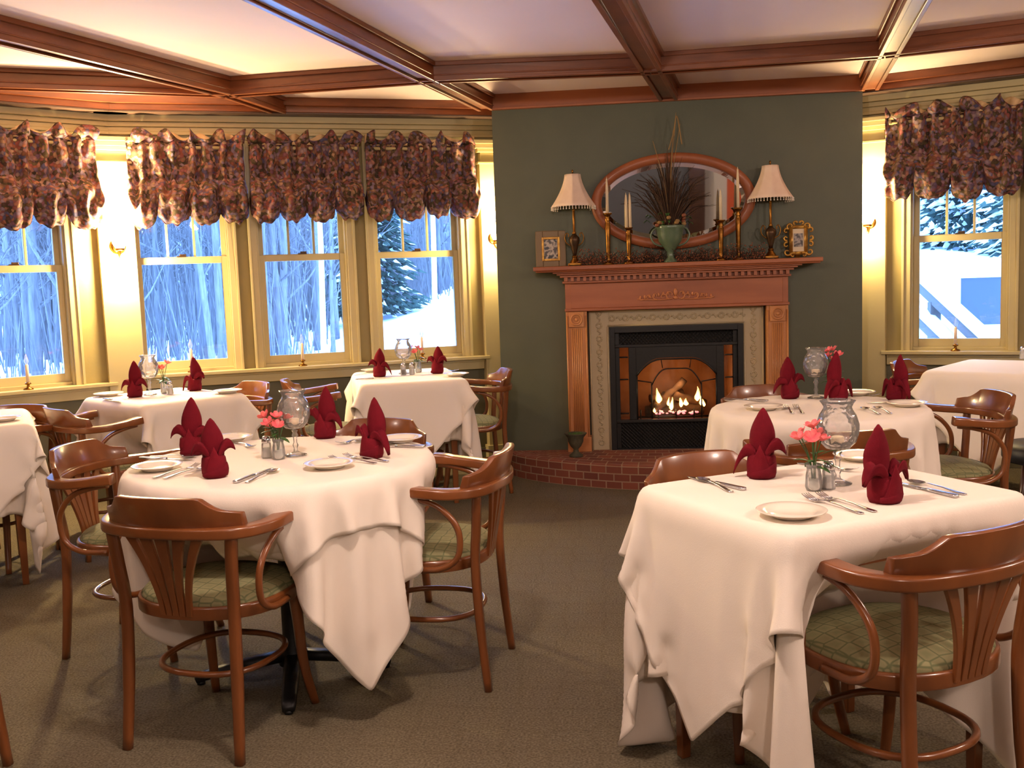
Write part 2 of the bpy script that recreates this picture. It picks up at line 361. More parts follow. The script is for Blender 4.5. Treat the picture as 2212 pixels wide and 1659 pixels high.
# back wall (seen in the mirror): grey-tan with a dark post, a pale part and a terracotta part
M['backgrey'] = mat('slate_grey_wall_paint', srgb(84, 86, 92), .7)
plainwall('wall_back', (-5.6, -3.2), (1.55, -3.2), M['backgrey'], side=-1)
plainwall('wall_back_pale', (1.55, -3.2), (5.4, -3.2), M['wallpanel_white'], side=-1)
mb = MB(); mb.box((2.4, -3.19, .9), (.9, .02, .9)); struct(mb.build('wall_back_terracotta', M['wallpanel_orange']))
mb = MB(); mb.box((1.45, -3.05, 1.27), (.25, .2, 2.54)); struct(mb.build('trim_1', M['chair_dark']))
# chimney breast (dark green), with the fire opening left open: x .0-.88, z .135-.98
mb = MB(); D = .45
mb.box((-.3705, YF+D/2, 1.274), (.741, D, 2.548)); mb.box((1.2675, YF+D/2, 1.274), (.775, D, 2.548))
mb.box((.44, YF+D/2, (ZC+1.0)/2), (.88, D, ZC-1.0)); mb.box((.44, YF+D/2, .065), (.88, D, .13))
struct(mb.build('wall_fireplace', M['green']))

# ceiling beams ------------------------------------------------------
def beam(name, a, b, w=.11, lab=None):
    a = Vector(a+(0,)); b = Vector(b+(0,)); d = b-a; L = d.length; an = math.atan2(d.y, d.x); c = (a+b)/2
    mb = MB(); z0 = ZB
    mb.box((c.x, c.y, (z0+.012+ZC)/2), (L, w, ZC-z0-.012), an)
    n = Vector((-d.y, d.x, 0))/L
    for sgn in (-1, 1):
        q = c+n*sgn*(w/2-.012); mb.box((q.x, q.y, z0+.006), (L, .024, .012), an)
        q = c+n*sgn*(w/2+.006); mb.box((q.x, q.y, ZC-.012), (L, .022, .024), an)
        q = c+n*sgn*(w/2+.002); mb.box((q.x, q.y, z0+.03), (L, .008, .008), an)
    return struct(mb.build(name, M['beam'], bevel=.003))
def ext(p, q, k):    # extend from p beyond q backwards
    return (p[0]+(p[0]-q[0])*k, p[1]+(p[1]-q[1])*k)
N1, N2, N3, N4 = (-2.19, 5.79), (-.955, 5.70), (.27, 5.79), (1.52, 5.70)
A2 = (-.78, 6.73); B2 = (.425, 6.73); C2 = (1.70, 6.73)
k = 2
beam('trim_beam_1', (-2.75, -3.1), A2, .11); beam('trim_beam_2', (-1.16, -3.1), B2, .12); beam('trim_beam_3', (.14, -3.1), C2, .11)
beam('trim_beam_4', (-4.55, -1.7), N1, .11)
beam('trim_beam_5', N1, (-2.10, 6.45), .1)
beam('trim_beam_6', N1, N2, .1); beam('trim_beam_7', N2, N3, .1); beam('trim_beam_8', N3, N4, .1)
beam('trim_beam_9', N4, (4.4, 4.75), .1); beam('trim_beam_10', N1, (-4.2, 4.75), .1)
beam('trim_beam_11', (4.1, -3.1), (2.25, 1.2), .11)
# perimeter beam with its underside's shade painted as a dark strip, cornice, along the three window walls
def strip(name, w, t0, t1, rows, m):
    mb = MB()
    for z0, z1, d0, d1 in rows: wbox(mb, w, t0, t1, z0, z1, d0, d1)
    return struct(mb.build(name, m, bevel=.003))
M['beamshade'] = mat('beam_underside_shade', srgb(74, 52, 40), .5)
for w, nm, t0, t1 in (('W', 'window', -.60, 2.1), ('L', 'left', -.6, 2.24), ('R', 'right', -1.13, 1.25)):
    strip('trim_perimeter_'+nm, w, t0, t1, [(ZB+.01, ZC, .0, .19), (ZB+.05, ZC, .19, .215)], M['beam'])
    strip('trim_underside_shade_'+nm, w, t0, t1, [(ZB-.002, ZB+.01, 0, .19)], M['beamshade'])
    strip('trim_cornice_'+nm, w, t0, t1, [(2.405, ZB, .0, .085), (2.375, 2.405, 0, .06), (2.345, 2.375, 0, .045), (2.325, 2.345, 0, .055), (2.30, 2.325, 0, .03)], M['cream'])
mb = MB(); mb.box((.457, YF-.012, 2.497), (2.396, .024, .102)); mb.box((.457, YF-.018, ZB+.006), (2.396, .036, .014)); struct(mb.build('trim_chimney_board', M['oakh'], bevel=.002))
# pilasters ----------------------------------------------------------
def pilaster(name, w, tc, wd=.21, dep=.07):
    mb = MB()
    wbox(mb, w, tc-wd/2, tc+wd/2, .0, 2.16, -.02, dep)
    wbox(mb, w, tc-wd/2-.012, tc+wd/2+.012, 2.14, 2.155, 0, dep+.012)
    wbox(mb, w, tc-wd/2+.01, tc+wd/2-.01, 2.16, 2.22, 0, dep-.01)
    wbox(mb, w, tc-wd/2-.015, tc+wd/2+.015, 2.22, 2.245, 0, dep+.018); wbox(mb, w, tc-wd/2-.035, tc+wd/2+.035, 2.245, 2.275, 0, dep+.035)
    wbox(mb, w, tc-wd/2-.05, tc+wd/2+.05, 2.275, 2.302, 0, dep+.05)
    wbox(mb, w, tc-wd/2-.015, tc+wd/2+.015, 0, .14, 0, dep+.015)
    return struct(mb.build(name, M['cream'], bevel=.003))
WALL['P'] = (Vector((-math.sin(PI*.1875), math.cos(PI*.1875), 0)), None, Vector((math.cos(PI*.1875), math.sin(PI*.1875), 0)))
cr = Vector((-3.147, 6.195, 0)); nP, _, dP = WALL['P']; WALL['P'] = (nP, nP.dot(cr)-.035, dP); tP = dP.dot(cr)
pilaster('trim_pilaster_1', 'P', tP, .22, .06); pilaster('trim_pilaster_2', 'W', 1.985, .19); pilaster('trim_pilaster_3', 'R', -1.03, .20)

# windows ------------------------------------------------------------
wn = 0
def window(w, c, h):
    global wn; wn += 1
    zs = SILL[w]; zt = 2.25; o = thing('window_%d' % wn, None, None); o['kind'] = 'structure'
    f = MB(); cw = .075
    a, b = c-h-.035, c+h+.035
    wbox(f, w, a-cw+.02, a, zs, 2.29, 0, .022); wbox(f, w, b, b+cw-.02, zs, 2.29, 0, .022); wbox(f, w, a-cw+.02, b+cw-.02, zt, 2.30, 0, .024)
    wbox(f, w, a-cw+.02, a-cw+.036, zs, 2.29, .022, .034); wbox(f, w, b+cw-.036, b+cw-.02, zs, 2.29, .022, .034)
    wbox(f, w, a, a+.012, zs, zt, 0, -TH); wbox(f, w, b-.012, b, zs, zt, 0, -TH); wbox(f, w, a, b, zs-.01, zs+.02, -.02, -TH)
    f.build('window_frame', M['cream'], o, bevel=.002)
    zr = zs+.735
    lo = MB(); d0, d1 = -.045, -.075
    wbox(lo, w, a+.012, a+.047, zs+.02, zr+.022, d0, d1); wbox(lo, w, b-.047, b-.012, zs+.02, zr+.022, d0, d1)
    wbox(lo, w, a+.047, b-.047, zs+.02, zs+.075, d0, d1); wbox(lo, w, a+.047, b-.047, zr-.022, zr+.022, d0, d1)
    lo.build('lower_sash', M['cream'], o, bevel=.002)
    up = MB(); d0, d1 = -.08, -.11
    wbox(up, w, a+.012, a+.045, zr, zt, d0, d1); wbox(up, w, b-.045, b-.012, zr, zt, d0, d1); wbox(up, w, a+.045, b-.045, zt-.04, zt, d0, d1); wbox(up, w, a+.045, b-.045, zr-.01, zr+.02, d0, d1)
    for k in (1, 2):
        t = a+.045+(b-a-.09)*k/3; wbox(up, w, t-.008, t+.008, zr+.02, zt-.04, d0, d1)
    up.build('upper_sash', M['cream'], o, bevel=.002)
    g = MB(); wbox(g, w, a+.047, b-.047, zs+.075, zr-.022, -.058, -.062); g.build('lower_pane', M['pane'], o)
    g = MB(); wbox(g, w, a+.045, b-.045, zr+.02, zt-.04, -.094, -.097); g.build('upper_pane', M['pane'], o)
    l = MB(); wbox(l, w, c-.03, c+.03, zr+.022, zr+.03, -.04, -.07); wbox(l, w, c-.012, c+.03, zr+.03, zr+.042, -.05, -.062); l.build('sash_lock', M['bronze'], o, bevel=.002)
for w in ('L', 'W', 'R'):
    for c, h in WIN[w]: window(w, c, h)
for w, nm, t0, t1 in (('W', 'window', -.42, 1.885), ('L', 'left', .7, 2.05), ('R', 'right', -.925, 1.0)):
    zs = SILL[w]
    strip('trim_sill_'+nm, w, t0-(.03 if w != 'L' else 0), t1+.03, [(zs-.022, zs, 0, .085)], M['cream'])
    strip('trim_apron_'+nm, w, t0, t1, [(zs-.095, zs-.022, 0, .03), (zs-.04, zs-.022, .03, .045)], M['cream'])
for nm, a, b in (('fireplace_left', -.741, -.30), ('fireplace_right', 1.19, 1.655)):
    mb = MB(); mb.box(((a+b)/2, YF-.008, .06), (b-a, .016, .12)); struct(mb.build('baseboard_'+nm, M['green'], bevel=.003))
for w, nm in (('W', 'window'), ('L', 'left'), ('R', 'right')):
    strip('baseboard_'+nm, w, EXT[w][0]+.1, EXT[w][1], [(0, .12, 0, .016)], M['wainscot'])
#PART2
# ------------------------------------------------------------------ lamps
for i, (x, y, p) in enumerate(CEIL_LAMPS):
    t = thing('ceiling_lamp', 'opal glass ceiling globe lamp above the tables, outside the photo frame', 'lamp', (x, y, ZC), 0, 'opal ceiling lamps')
    MB().lathe([(.0, 0), (.055, 0), (.055, -.015), (.012, -.022), (.012, -.06), (.03, -.065), (.03, -.075), (0, -.075)], 20).build('canopy', M['brass'], t, True)
    MB().sphere((0, 0, -.125), .055, 18, 12).build('globe', M['lampglow'], t, True)
    ld = bpy.data.lights.new('ceiling_light', 'POINT'); ld.energy = p; ld.color = (1, .80, .67); ld.shadow_soft_size = .07
    l = bpy.data.objects.new('light', ld); COL.objects.link(l); l.parent = t; l.location = (0, 0, -.27)
def sconce(w, tc, z, label, pw):
    n, c, d = WALL[w]; p = wp(w, tc, z, .06); t = thing('wall_sconce', label, 'lamp', p, math.atan2(-n.y, -n.x)+PI/2, 'pilaster sconces')
    # local: -y... build along local -Y? local +Y rotated to -> -n ; we use +Y outward after rotation
    t.rotation_euler[2] = math.atan2(-n.y, -n.x)-PI/2
    MB().lathe([(0, 0), (.045, 0), (.05, .006), (.03, .016), (0, .02)], 20).build('backplate', M['brass'], t, True).rotation_euler = (-PI/2, 0, 0)
    MB().tube(spline([(0, .0, -.02), (0, .05, -.06), (0, .09, -.07), (0, .1, -.03)], 6), .006, 8).lathe([(0, -.03), (.028, -.03), (.03, -.015), (.012, -.02), (0, -.02)], 16, (0, .1, 0)).build('arm', M['brass'], t, True)
    MB().lathe([(.022, -.02), (.042, .02), (.05, .06), (.043, .10), (.032, .14), (.036, .165), (.044, .18)], 24, (0, .1, 0), caps=False).build('glass_shade', M['sconceglow'], t, True, solid=.003)
    for zz, k in ((.23, 1.0), (-.12, .4)):
        ld = bpy.data.lights.new('sconce_light', 'POINT'); ld.energy = pw*k; ld.color = (1, .74, .38); ld.shadow_soft_size = .045
        l = bpy.data.objects.new('light', ld); COL.objects.link(l); l.parent = t; l.location = (0, .12, zz)
sconce('P', tP+.0, 1.62, 'glowing frosted glass sconce on the cream pilaster between the left and second windows', 190)
sconce('W', 1.975, 1.62, 'glowing frosted glass sconce beside the left edge of the green chimney wall', 55)
sconce('R', -1.03, 1.62, 'glowing frosted glass sconce on the pilaster right of the green chimney wall', 48)

# ------------------------------------------------------------------ balloon valances
def valance(w, t0, t1, zb, zt, label, seed, nsc=4):
    rnd = random.Random(seed); Wd = t1-t0; n, c, d = WALL[w]; o = thing('balloon_valance', label, 'valance', wp(w, (t0+t1)/2, zt, .06), math.atan2(d.y, d.x), 'floral balloon valances')
    ph = [rnd.uniform(0, 6) for _ in range(6)]; H = zt-zb
    cuts = [0]+[(i+rnd.uniform(-.1, .1))/nsc for i in range(1, nsc)]+[1]
    low = [rnd.uniform(-.015, .02) for _ in range(nsc)]
    def fn(u, v):                 # u along, v 0 top .. 1 bottom
        k = max(i for i in range(nsc) if u >= cuts[i] or i == 0); a = (u-cuts[k])/(cuts[k+1]-cuts[k]); a = min(max(a, 0), 1)
        sc = abs(math.sin(PI*a))**.26
        nz = noise.noise(Vector((u*9+seed, v*3, 0)))
        pleat = .024*math.sin(u*Wd*62+ph[0]+1.5*nz)+.010*math.sin(u*Wd*103+ph[1]+3*v)
        y = .05+pleat*(1-.4*v)+.03*noise.noise(Vector((u*6, v*5, seed)))
        z = -H*v*(.80)
        if v > .55:
            q = (v-.55)/.45
            y += (.105*math.sin(PI*min(q*.86, 1))*(.3+.9*sc)) + .03*noise.noise(Vector((u*14, v*9, seed+4)))*q
            z -= H*(.20+low[k]*2)*q*sc-(1-sc)*H*.05*q
            y += .02*math.sin(q*13+a*5)*q*(1-q)*2
            z += .006*math.sin(a*19+ph[2])*q
            y += .017*math.sin(q*11+3.2*(2*a-1)**2+k*1.7)*math.sin(PI*min(q*1.1, 1))
        y = max(y, .012)
        x = (u-.5)*Wd+.006*noise.noise(Vector((u*7, v*6, seed+9)))+(u-.5)*.06*max(0, v-.5)
        return (x, -y, z)
    MB().grid(fn, 110, 46).build('fabric_panel', M['floral'], o, True, solid=.004)
    # return of the bottom puff towards the window
    def fb(u, v):
        x, y, z = fn(u, 1); return (x, y+(abs(y)-.02)*v, z+.05*math.sin(v*PI*.5)+.01*math.sin(u*60))
    MB().grid(fb, 110, 6).build('puff_return', M['floral'], o, True, solid=.003)
    # ruffled heading: flops of fabric showing beige lining between them
    def hd(u, v):
        f = noise.noise(Vector((u*11, 0, seed+2))); x = (u-.5)*Wd+.01*math.sin(u*40); r = abs(math.sin(u*PI*nsc*1.15+ph[3]))**2
        hgt = .015+.075*r*(1-.3*f)+.02*f
        return (x+.02*math.sin(u*23+ph[4])*v, -(.05+.018*math.sin(u*Wd*62+ph[0])+.035*r*math.sin(v*PI)+.02*v), -.004+hgt*v)
    MB().grid(hd, 130, 8).build('ruffle', M['floral'], o, True, solid=.004)
    def ln(u, v):
        x = (u-.5)*Wd; return (x, -(.035+.012*math.sin(u*Wd*70)+.02*v*math.sin(u*31+ph[5])), -.01+(.055+.018*math.sin(u*27+ph[5]))*v)
    MB().grid(ln, 110, 5).build('lining', M['lining'], o, True, solid=.003)
    r = MB(); r.tube([(-Wd/2+.01, -.028, -.03), (Wd/2-.01, -.028, -.03)], .012, 8); r.box((-Wd/2+.02, -.0, -.03), (.02, .1, .02)); r.box((Wd/2-.02, .0, -.03), (.02, .1, .02)); r.build('rod', M['cream'], o, True)
    return o
valance('L', 1.22, 2.035, 1.74, 2.28, 'floral balloon valance over the leftmost window', 3)
valance('W', -.425, .290, 1.74, 2.27, 'floral balloon valance over the window just right of the bright sconce', 11)
valance('W', .325, 1.045, 1.75, 2.27, 'floral balloon valance over the middle one of the three grouped windows', 23)
valance('W', 1.085, 1.855, 1.76, 2.27, 'floral balloon valance over the window nearest the fireplace, left side', 31)
valance('R', -.925, -.13, 1.74, 2.28, 'floral balloon valance over the window on the right of the fireplace', 47)
valance('R', -.09, .62, 1.74, 2.28, 'floral balloon valance cut by the right edge of the photo', 53)

# ------------------------------------------------------------------ fireplace
FX = .441
fp = thing('fireplace', 'oak fireplace with carved mantel, stone surround and burning gas logs', 'fireplace', (FX, YF, 0))
def fbx(name, rows, m, parent=fp, bevel=.003, rel=True):
    mb = MB()
    for x0, x1, y0, y1, z0, z1 in rows: mb.box(((x0+x1)/2, -(y0+y1)/2, (z0+z1)/2), (x1-x0, y1-y0, z1-z0))
    return mb.build(name, m, parent, bevel=bevel)
HZ = .155
fbx('jamb', [(-.725, -.585, 0, .09, HZ, 1.10), (-.735, -.575, 0, .10, HZ, HZ+.10)], M['oak'])
fbx('jamb', [(.585, .725, 0, .09, HZ, 1.10), (.575, .735, 0, .10, HZ, HZ+.10)], M['oak'])
for sx in (-1, 1):
    mb = MB()
    for k in range(6): mb.tube([(sx*.655+(k-2.5)*.0125, -.093, HZ+.13), (sx*.655+(k-2.5)*.0125, -.093, .985)], .0045, 8)
    mb.box((sx*.718, -.094, .62), (.012, .01, .9)); mb.box((sx*.592, -.094, .62), (.008, .01, .9)); mb.build('fluting', M['oak'], fp, True)
    mb = MB(); mb.box((sx*.655, -.095, 1.045), (.10, .02, .10)); b = mb.build('corner_block', M['oak'], fp, bevel=.003)
    mb = MB()
    for r, w in ((.036, .006), (.022, .004)): mb.tube([(sx*.655+r*math.cos(a), -.107, 1.045+r*math.sin(a)) for a in [2*PI*k/24 for k in range(24)]], w, 6, close=True)
    mb.sphere((sx*.655, -.106, 1.045), .013, 10, 8, sq=(1, .6, 1)); mb.build('rosette', M['oak'], b, True)
fbx('frieze', [(-.725, .725, 0, .09, 1.10, 1.29), (-.73, .73, .09, .105, 1.10, 1.118), (-.69, .69, .085, .093, 1.118, 1.28)], M['oakh'])
mb = MB()   # carved acanthus ornament
def scroll(cx, cz, r, a0, a1, sgn, w=.006):
    mb.tube([(cx+sgn*r*(1-k/14*.7)*math.cos(a0+(a1-a0)*k/14), -.097, cz+r*(1-k/14*.7)*math.sin(a0+(a1-a0)*k/14)) for k in range(15)], [w*(1-.5*k/14) for k in range(15)], 6)
for sg in (-1, 1):
    scroll(sg*.035, 1.19, .03, -1.5, 4, sg); scroll(sg*.08, 1.175, .026, 3.6, -1.5, sg); scroll(sg*.13, 1.185, .024, -2, 3.4, sg); scroll(sg*.18, 1.175, .02, 3.4, -1.6, sg, .005); scroll(sg*.225, 1.172, .015, -2.4, 2, sg, .004)
    mb.tube(spline([(sg*.02, -.097, 1.165), (sg*.1, -.097, 1.158), (sg*.2, -.097, 1.162), (sg*.25, -.097, 1.168)], 5), .004, 6)
    for q in range(7): mb.sphere((sg*(.05+q*.03), -.096, 1.20-.004*q), .009, 6, 5, sq=(1, .5, 1.6))
mb.sphere((0, -.096, 1.205), .014, 8, 6, sq=(1, .6, 2.0)); mb.sphere((0, -.096, 1.17), .012, 8, 6, sq=(1.4, .6, 1)); M['oakl'] = mat('pale_carved_oak', srgb(186, 118, 74), .45)
mb.build('carved_ornament', M['oakl'], fp, True)
fbx('crown_molding', [(-.74, .74, 0, .115, 1.285, 1.30), (-.755, .755, 0, .135, 1.325, 1.34), (-.775, .775, 0, .155, 1.34, 1.352), (-.80, .80, 0, .17, 1.352, 1.364), (-.73, .73, 0, .10, 1.29, 1.33)], M['oakh'])
mb = MB()
nd = 36
for i in range(nd): mb.box((-.735+1.47*(i+.5)/nd, -.118, 1.312), (.021, .032, .026))
mb.build('dentil_row', M['oakh'], fp)
fbx('mantel_shelf', [(-.925, .925, 0, .20, 1.372, 1.40), (-.91, .91, 0, .19, 1.362, 1.373)], M['oakh'], bevel=.006)
# stone surround with relief
fbx('stone_surround', [(-.575, -.44, -.01, .035, HZ, 1.10), (.44, .575, -.01, .035, HZ, 1.10), (-.44, .44, -.01, .035, .985, 1.10)], M['tile'], bevel=.002)
mb = MB()
def orn(cx, cz, hor):
    for q in range(9):
        a = q*PI/4.5; mb.sphere((cx+.016*math.cos(a), -.036, cz+.016*math.sin(a)), .0075, 6, 4, sq=(1, .6, 1))
    scr = [(cx+(.03+.006*k)*(1 if hor else 0)+.012*math.sin(k*1.1)*(0 if hor else 1), -.036, cz+(.03+.006*k)*(0 if hor else 1)+.012*math.sin(k*1.1)*(1 if hor else 0)) for k in range(7)]
    mb.tube(scr, .005, 5)
for k in range(11): orn(-.507, HZ+.05+k*.088, False); orn(.507, HZ+.05+k*.088, False)
for k in range(10): orn(-.42+k*.09, 1.043, True)
for x0, x1, z0, z1 in ((-.568, -.568, HZ, 1.09), (-.45, -.45, HZ, .99), (.568, .568, HZ, 1.09), (.45, .45, HZ, .99), (-.568, .568, 1.093, 1.093), (-.45, .45, .995, .995)):
    mb.tube([(x0, -.037, z0), (x1, -.037, z1)], .006, 6)
mb.build('relief_molding', M['tile'], fp, True)
# gas insert
mb = MB()
for x0, x1, z0, z1, y0, y1 in ((-.44, -.405, .135, .985, -.02, .05), (.405, .44, .135, .985, -.02, .05), (-.405, .405, .945, .985, -.02, .05), (-.405, .405, .135, .16, -.02, .05), (-.405, .405, .845, .865, -.01, .035), (-.405, .405, .335, .355, -.01, .035),
                              (-.405, -.375, .16, .945, -.02, .02), (.375, .405, .16, .945, -.02, .02), (-.315, -.265, .355, .845, -.02, .03), (.265, .315, .355, .845, -.02, .03)):
    mb.box(((x0+x1)/2, -(y0+y1)/2, (z0+z1)/2), (x1-x0, y1-y0, z1-z0))
mb.build('insert_frame', M['iron'], fp, bevel=.003)
mb = MB(); top = []; N = 24     # arched fascia
zs_, za = .66, .77
for k in range(N+1):
    x = -.265+.53*k/N; u = abs(x)/.265; zz = zs_+(za-zs_)*(1-max(0, (u-.35)/.65)**2.2); top.append((x, zz))
for k in range(N):
    (xa, a_), (xb, b_) = top[k], top[k+1]
    mb.add([(xa, -.03, a_), (xb, -.03, b_), (xb, -.03, .85), (xa, -.03, .85), (xa, .01, a_), (xb, .01, b_), (xb, .01, .85), (xa, .01, .85)], [(0, 1, 2, 3), (0, 4, 5, 1), (4, 7, 6, 5)])
mb.build('arched_fascia', M['iron'], fp)
mb = MB(); mb.tube([(x, -.034, z-.008) for x, z in top], .006, 6); mb.tube([(x*.62, -.02, z-.075) for x, z in top], .0045, 6)
for sx in (-1, 1):
    mb.tube([(sx*.165, -.02, .36), (sx*.165, -.02, .60)], .0045, 6); mb.tube([(sx*.165, -.02, .605), (sx*.26, -.02, .62)], .004, 6); mb.tube([(sx*.262, -.032, .36), (sx*.262, -.032, .66)], .005, 6)
    mb.tube([(sx*.09, -.02, .70), (sx*.10, -.02, .765)], .003, 6)
    for zz in (.40, .63, .78): mb.tube([(sx*.32, -.026, zz), (sx*.375, -.026, zz)], .005, 6)
mb.build('door_tracery', M['iron'], fp, True)
for z0, z1, nm in ((.865, .945, 'upper_grille'), (.16, .335, 'lower_grille')):
    mb = MB(); st = .024; Wg = .75
    nn = int((Wg+(z1-z0))/st)
    for k in range(nn):
        x0 = -.375-(z1-z0)+k*st; a = max(x0, -.375); b = min(x0+(z1-z0), .375)
        if b > a:
            mb.tube([(a, -.016, z0+(a-x0)), (b, -.016, z0+(b-x0))], .0028, 4); mb.tube([(-a, -.02, z0+(a-x0)), (-b, -.02, z0+(b-x0))], .0028, 4)
    mb.box((0, .012, (z0+z1)/2), (.75, .01, z1-z0)); mb.build(nm, M['iron'], fp)
mb = MB()
mb.box((0, .36, .56), (.78, .02, .62)); mb.box((-.385, .2, .56), (.02, .36, .62)); mb.box((.385, .2, .56), (.02, .36, .62)); mb.box((0, .2, .86), (.78, .36, .02)); mb.box((0, .2, .31), (.78, .36, .03))
mb.build('firebox', M['firebrick'], fp)
MB().box((0, -.0, .6), (.75, .003, .49)).build('glass_front', M['fireglass'], fp)
mb = MB(); rr = random.Random(4)
for a, b, r in (((-.2, .16, .39), (.2, .2, .40), .045), ((-.16, .10, .41), (.05, .22, .50), .035), ((.0, .1, .50), (.2, .22, .43), .032), ((-.08, .14, .47), (.06, .12, .60), .024), ((-.17, .14, .47), (-.02, .2, .49), .028)):
    p = [Vector(a).lerp(Vector(b), k/6)+Vector((rr.uniform(-.008, .008), 0, rr.uniform(-.008, .008))) for k in range(7)]; mb.tube(p, [r*rr.uniform(.85, 1.1) for _ in p], 9)
mb.build('gas_logs', M['log'], fp, True)
mb = MB()
for k in range(5): mb.tube([(-.24+k*.12, .06, .33), (-.24+k*.12, .05, .385), (-.24+k*.12, .06, .41)], .006, 6)
mb.tube([(-.27, .06, .36), (.27, .06, .36)], .007, 6); mb.build('grate', M['iron'], fp, True)
def flame(x, z, h, w, name='flame', m='flame', y=.09):
    mb = MB(); ph = x*40
    mb.lathe([(w*.25, 0), (w*.9, h*.16), (w, h*.3), (w*.62, h*.55), (w*.28, h*.8), (.0005, h)], 10, (0, 0, 0))
    mb.v = [(vx+.12*h*math.sin(vz/h*3.4+ph)*(vz/h), vy*.6, vz) for vx, vy, vz in mb.v]
    mb.build(name, M[m], fp, True, loc=(x, y, z))
for x, z, h, w in ((-.115, .45, .105, .022), (-.145, .385, .05, .012), (.145, .46, .10, .02), (.17, .43, .07, .014), (.035, .42, .08, .014), (-.03, .40, .09, .015), (.19, .42, .05, .01), (.07, .43, .05, .018), (-.05, .43, .06, .01)):
    flame(x, z, h, w); flame(x, z+.004, h*.6, w*.55, 'flame_core', 'flamecore', .07)
mb = MB()
for k in range(26): mb.sphere((rr.uniform(-.13, .14), rr.uniform(.05, .09), .385+rr.uniform(-.006, .012)), rr.uniform(.006, .012), 6, 4, sq=(1.3, 1, .7))
mb.build('ember_bed', M['ember'], fp, True)
ld = bpy.data.lights.new('fire_light', 'POINT'); ld.energy = 2.2; ld.color = (1, .5, .2); ld.shadow_soft_size = .05
l = bpy.data.objects.new('light', ld); COL.objects.link(l); l.parent = fp; l.location = (.0, .05, .58)

# brick hearth: half-oval platform
pts = [(-1.14, 0), (-1.10, .12), (-.99, .25), (-.82, .38), (-.62, .49), (-.40, .585), (-.18, .635), (0, .65), (.18, .635), (.40, .585), (.62, .49), (.82, .38), (.99, .25), (1.10, .12), (1.14, 0)]
hp = [Vector((p[0], p[1], 0)) for p in pts]; hp = [Vector((p.x, p.y, 0)) for p in spline(hp, 4)]
me = bpy.data.meshes.new('brick_hearth'); bm = bmesh.new(); uvl = bm.loops.layers.uv.new('UVMap')
def q4(vs, uvs):
    f = bm.faces.new([bm.verts.new(v) for v in vs])
    for lo, u in zip(f.loops, uvs): lo[uvl].uv = u
ac = 0
for a, b in zip(hp[:-1], hp[1:]):
    L_ = (b-a).length; q4([(a.x, -a.y, 0), (b.x, -b.y, 0), (b.x, -b.y, HZ-.012), (a.x, -a.y, HZ-.012)], [(ac, 0), (ac+L_, 0), (ac+L_, HZ), (ac, HZ)])
    q4([(a.x, -a.y, HZ-.012), (b.x, -b.y, HZ-.012), (b.x*.995, -b.y*.985, HZ), (a.x*.995, -a.y*.985, HZ)], [(ac, .0), (ac+L_, .0), (ac+L_, .02), (ac, .02)])
    q4([(a.x*.995, -a.y*.985, HZ), (b.x*.995, -b.y*.985, HZ), (b.x*.82, 0, HZ), (a.x*.82, 0, HZ)], [(ac, 0), (ac+L_, 0), (ac+L_, .3), (ac, .3)]); ac += L_
bm.to_mesh(me); bm.free(); me.materials.append(M['brick']); o = bpy.data.objects.new('brick_hearth', me); COL.objects.link(o); o.location = (FX, YF-.002, 0)
tag(o, 'low curved red brick hearth platform in front of the fireplace', 'hearth')
# small mossy urn on the hearth
t = thing('planter_urn', 'small dark mossy urn standing on the left of the brick hearth', 'urn', (-.235, YF-.27, HZ))
MB().lathe([(0, 0), (.045, 0), (.045, .012), (.02, .03), (.016, .05), (.035, .07), (.05, .10), (.052, .125), (.072, .15), (.075, .155), (.066, .157), (.05, .14), (0, .138)], 24).build('bowl', M['stone_urn'], t, True)
mb = MB(); [mb.sphere((rr.uniform(-.045, .045), rr.uniform(-.045, .045), .142), .014, 6, 4) for _ in range(26)]; mb.build('moss', M['leaf'], t, True)

# ------------------------------------------------------------------ mantel things
MZ = 1.40
def m_at(x, dep): return (x, YF-dep, MZ)
# oval mirror
t = thing('oval_mirror', 'large oval mirror in a broad honey oak frame above the mantel', 'mirror', (.437, YF-.028, 1.80)); t.rotation_euler[0] = math.radians(5)
def oval(a, b, y, k=64): return [(a*math.cos(2*PI*i/k), y, b*math.sin(2*PI*i/k)) for i in range(k)]
mb = MB(); rings = [oval(.535, .312, -.012), oval(.53, .308, -.035), oval(.50, .28, -.04), oval(.475, .255, -.034), oval(.468, .248, -.02), oval(.468, .248, -.008)]
vs = [v for r_ in rings for v in r_]; fs = [(i*64+k, i*64+(k+1) % 64, (i+1)*64+(k+1) % 64, (i+1)*64+k) for i in range(5) for k in range(64)]; mb.add(vs, fs); mb.build('oak_frame', M['oakh'], t, True)
mb = MB(); r1, r2 = oval(.47, .25, -.014), oval(.44, .22, -.020); mb.add(r1+r2, [(k, (k+1) % 64, 64+(k+1) % 64, 64+k) for k in range(64)]+[tuple(range(64, 128))]); mb.build('mirror_glass', M['mirror'], t)
MB().add(oval(.53, .308, -.012)+oval(.53, .308, -.001), [(k, (k+1) % 64, 64+(k+1) % 64, 64+k) for k in range(64)]+[tuple(range(64, 128))]).build('backing', M['oak'], t)
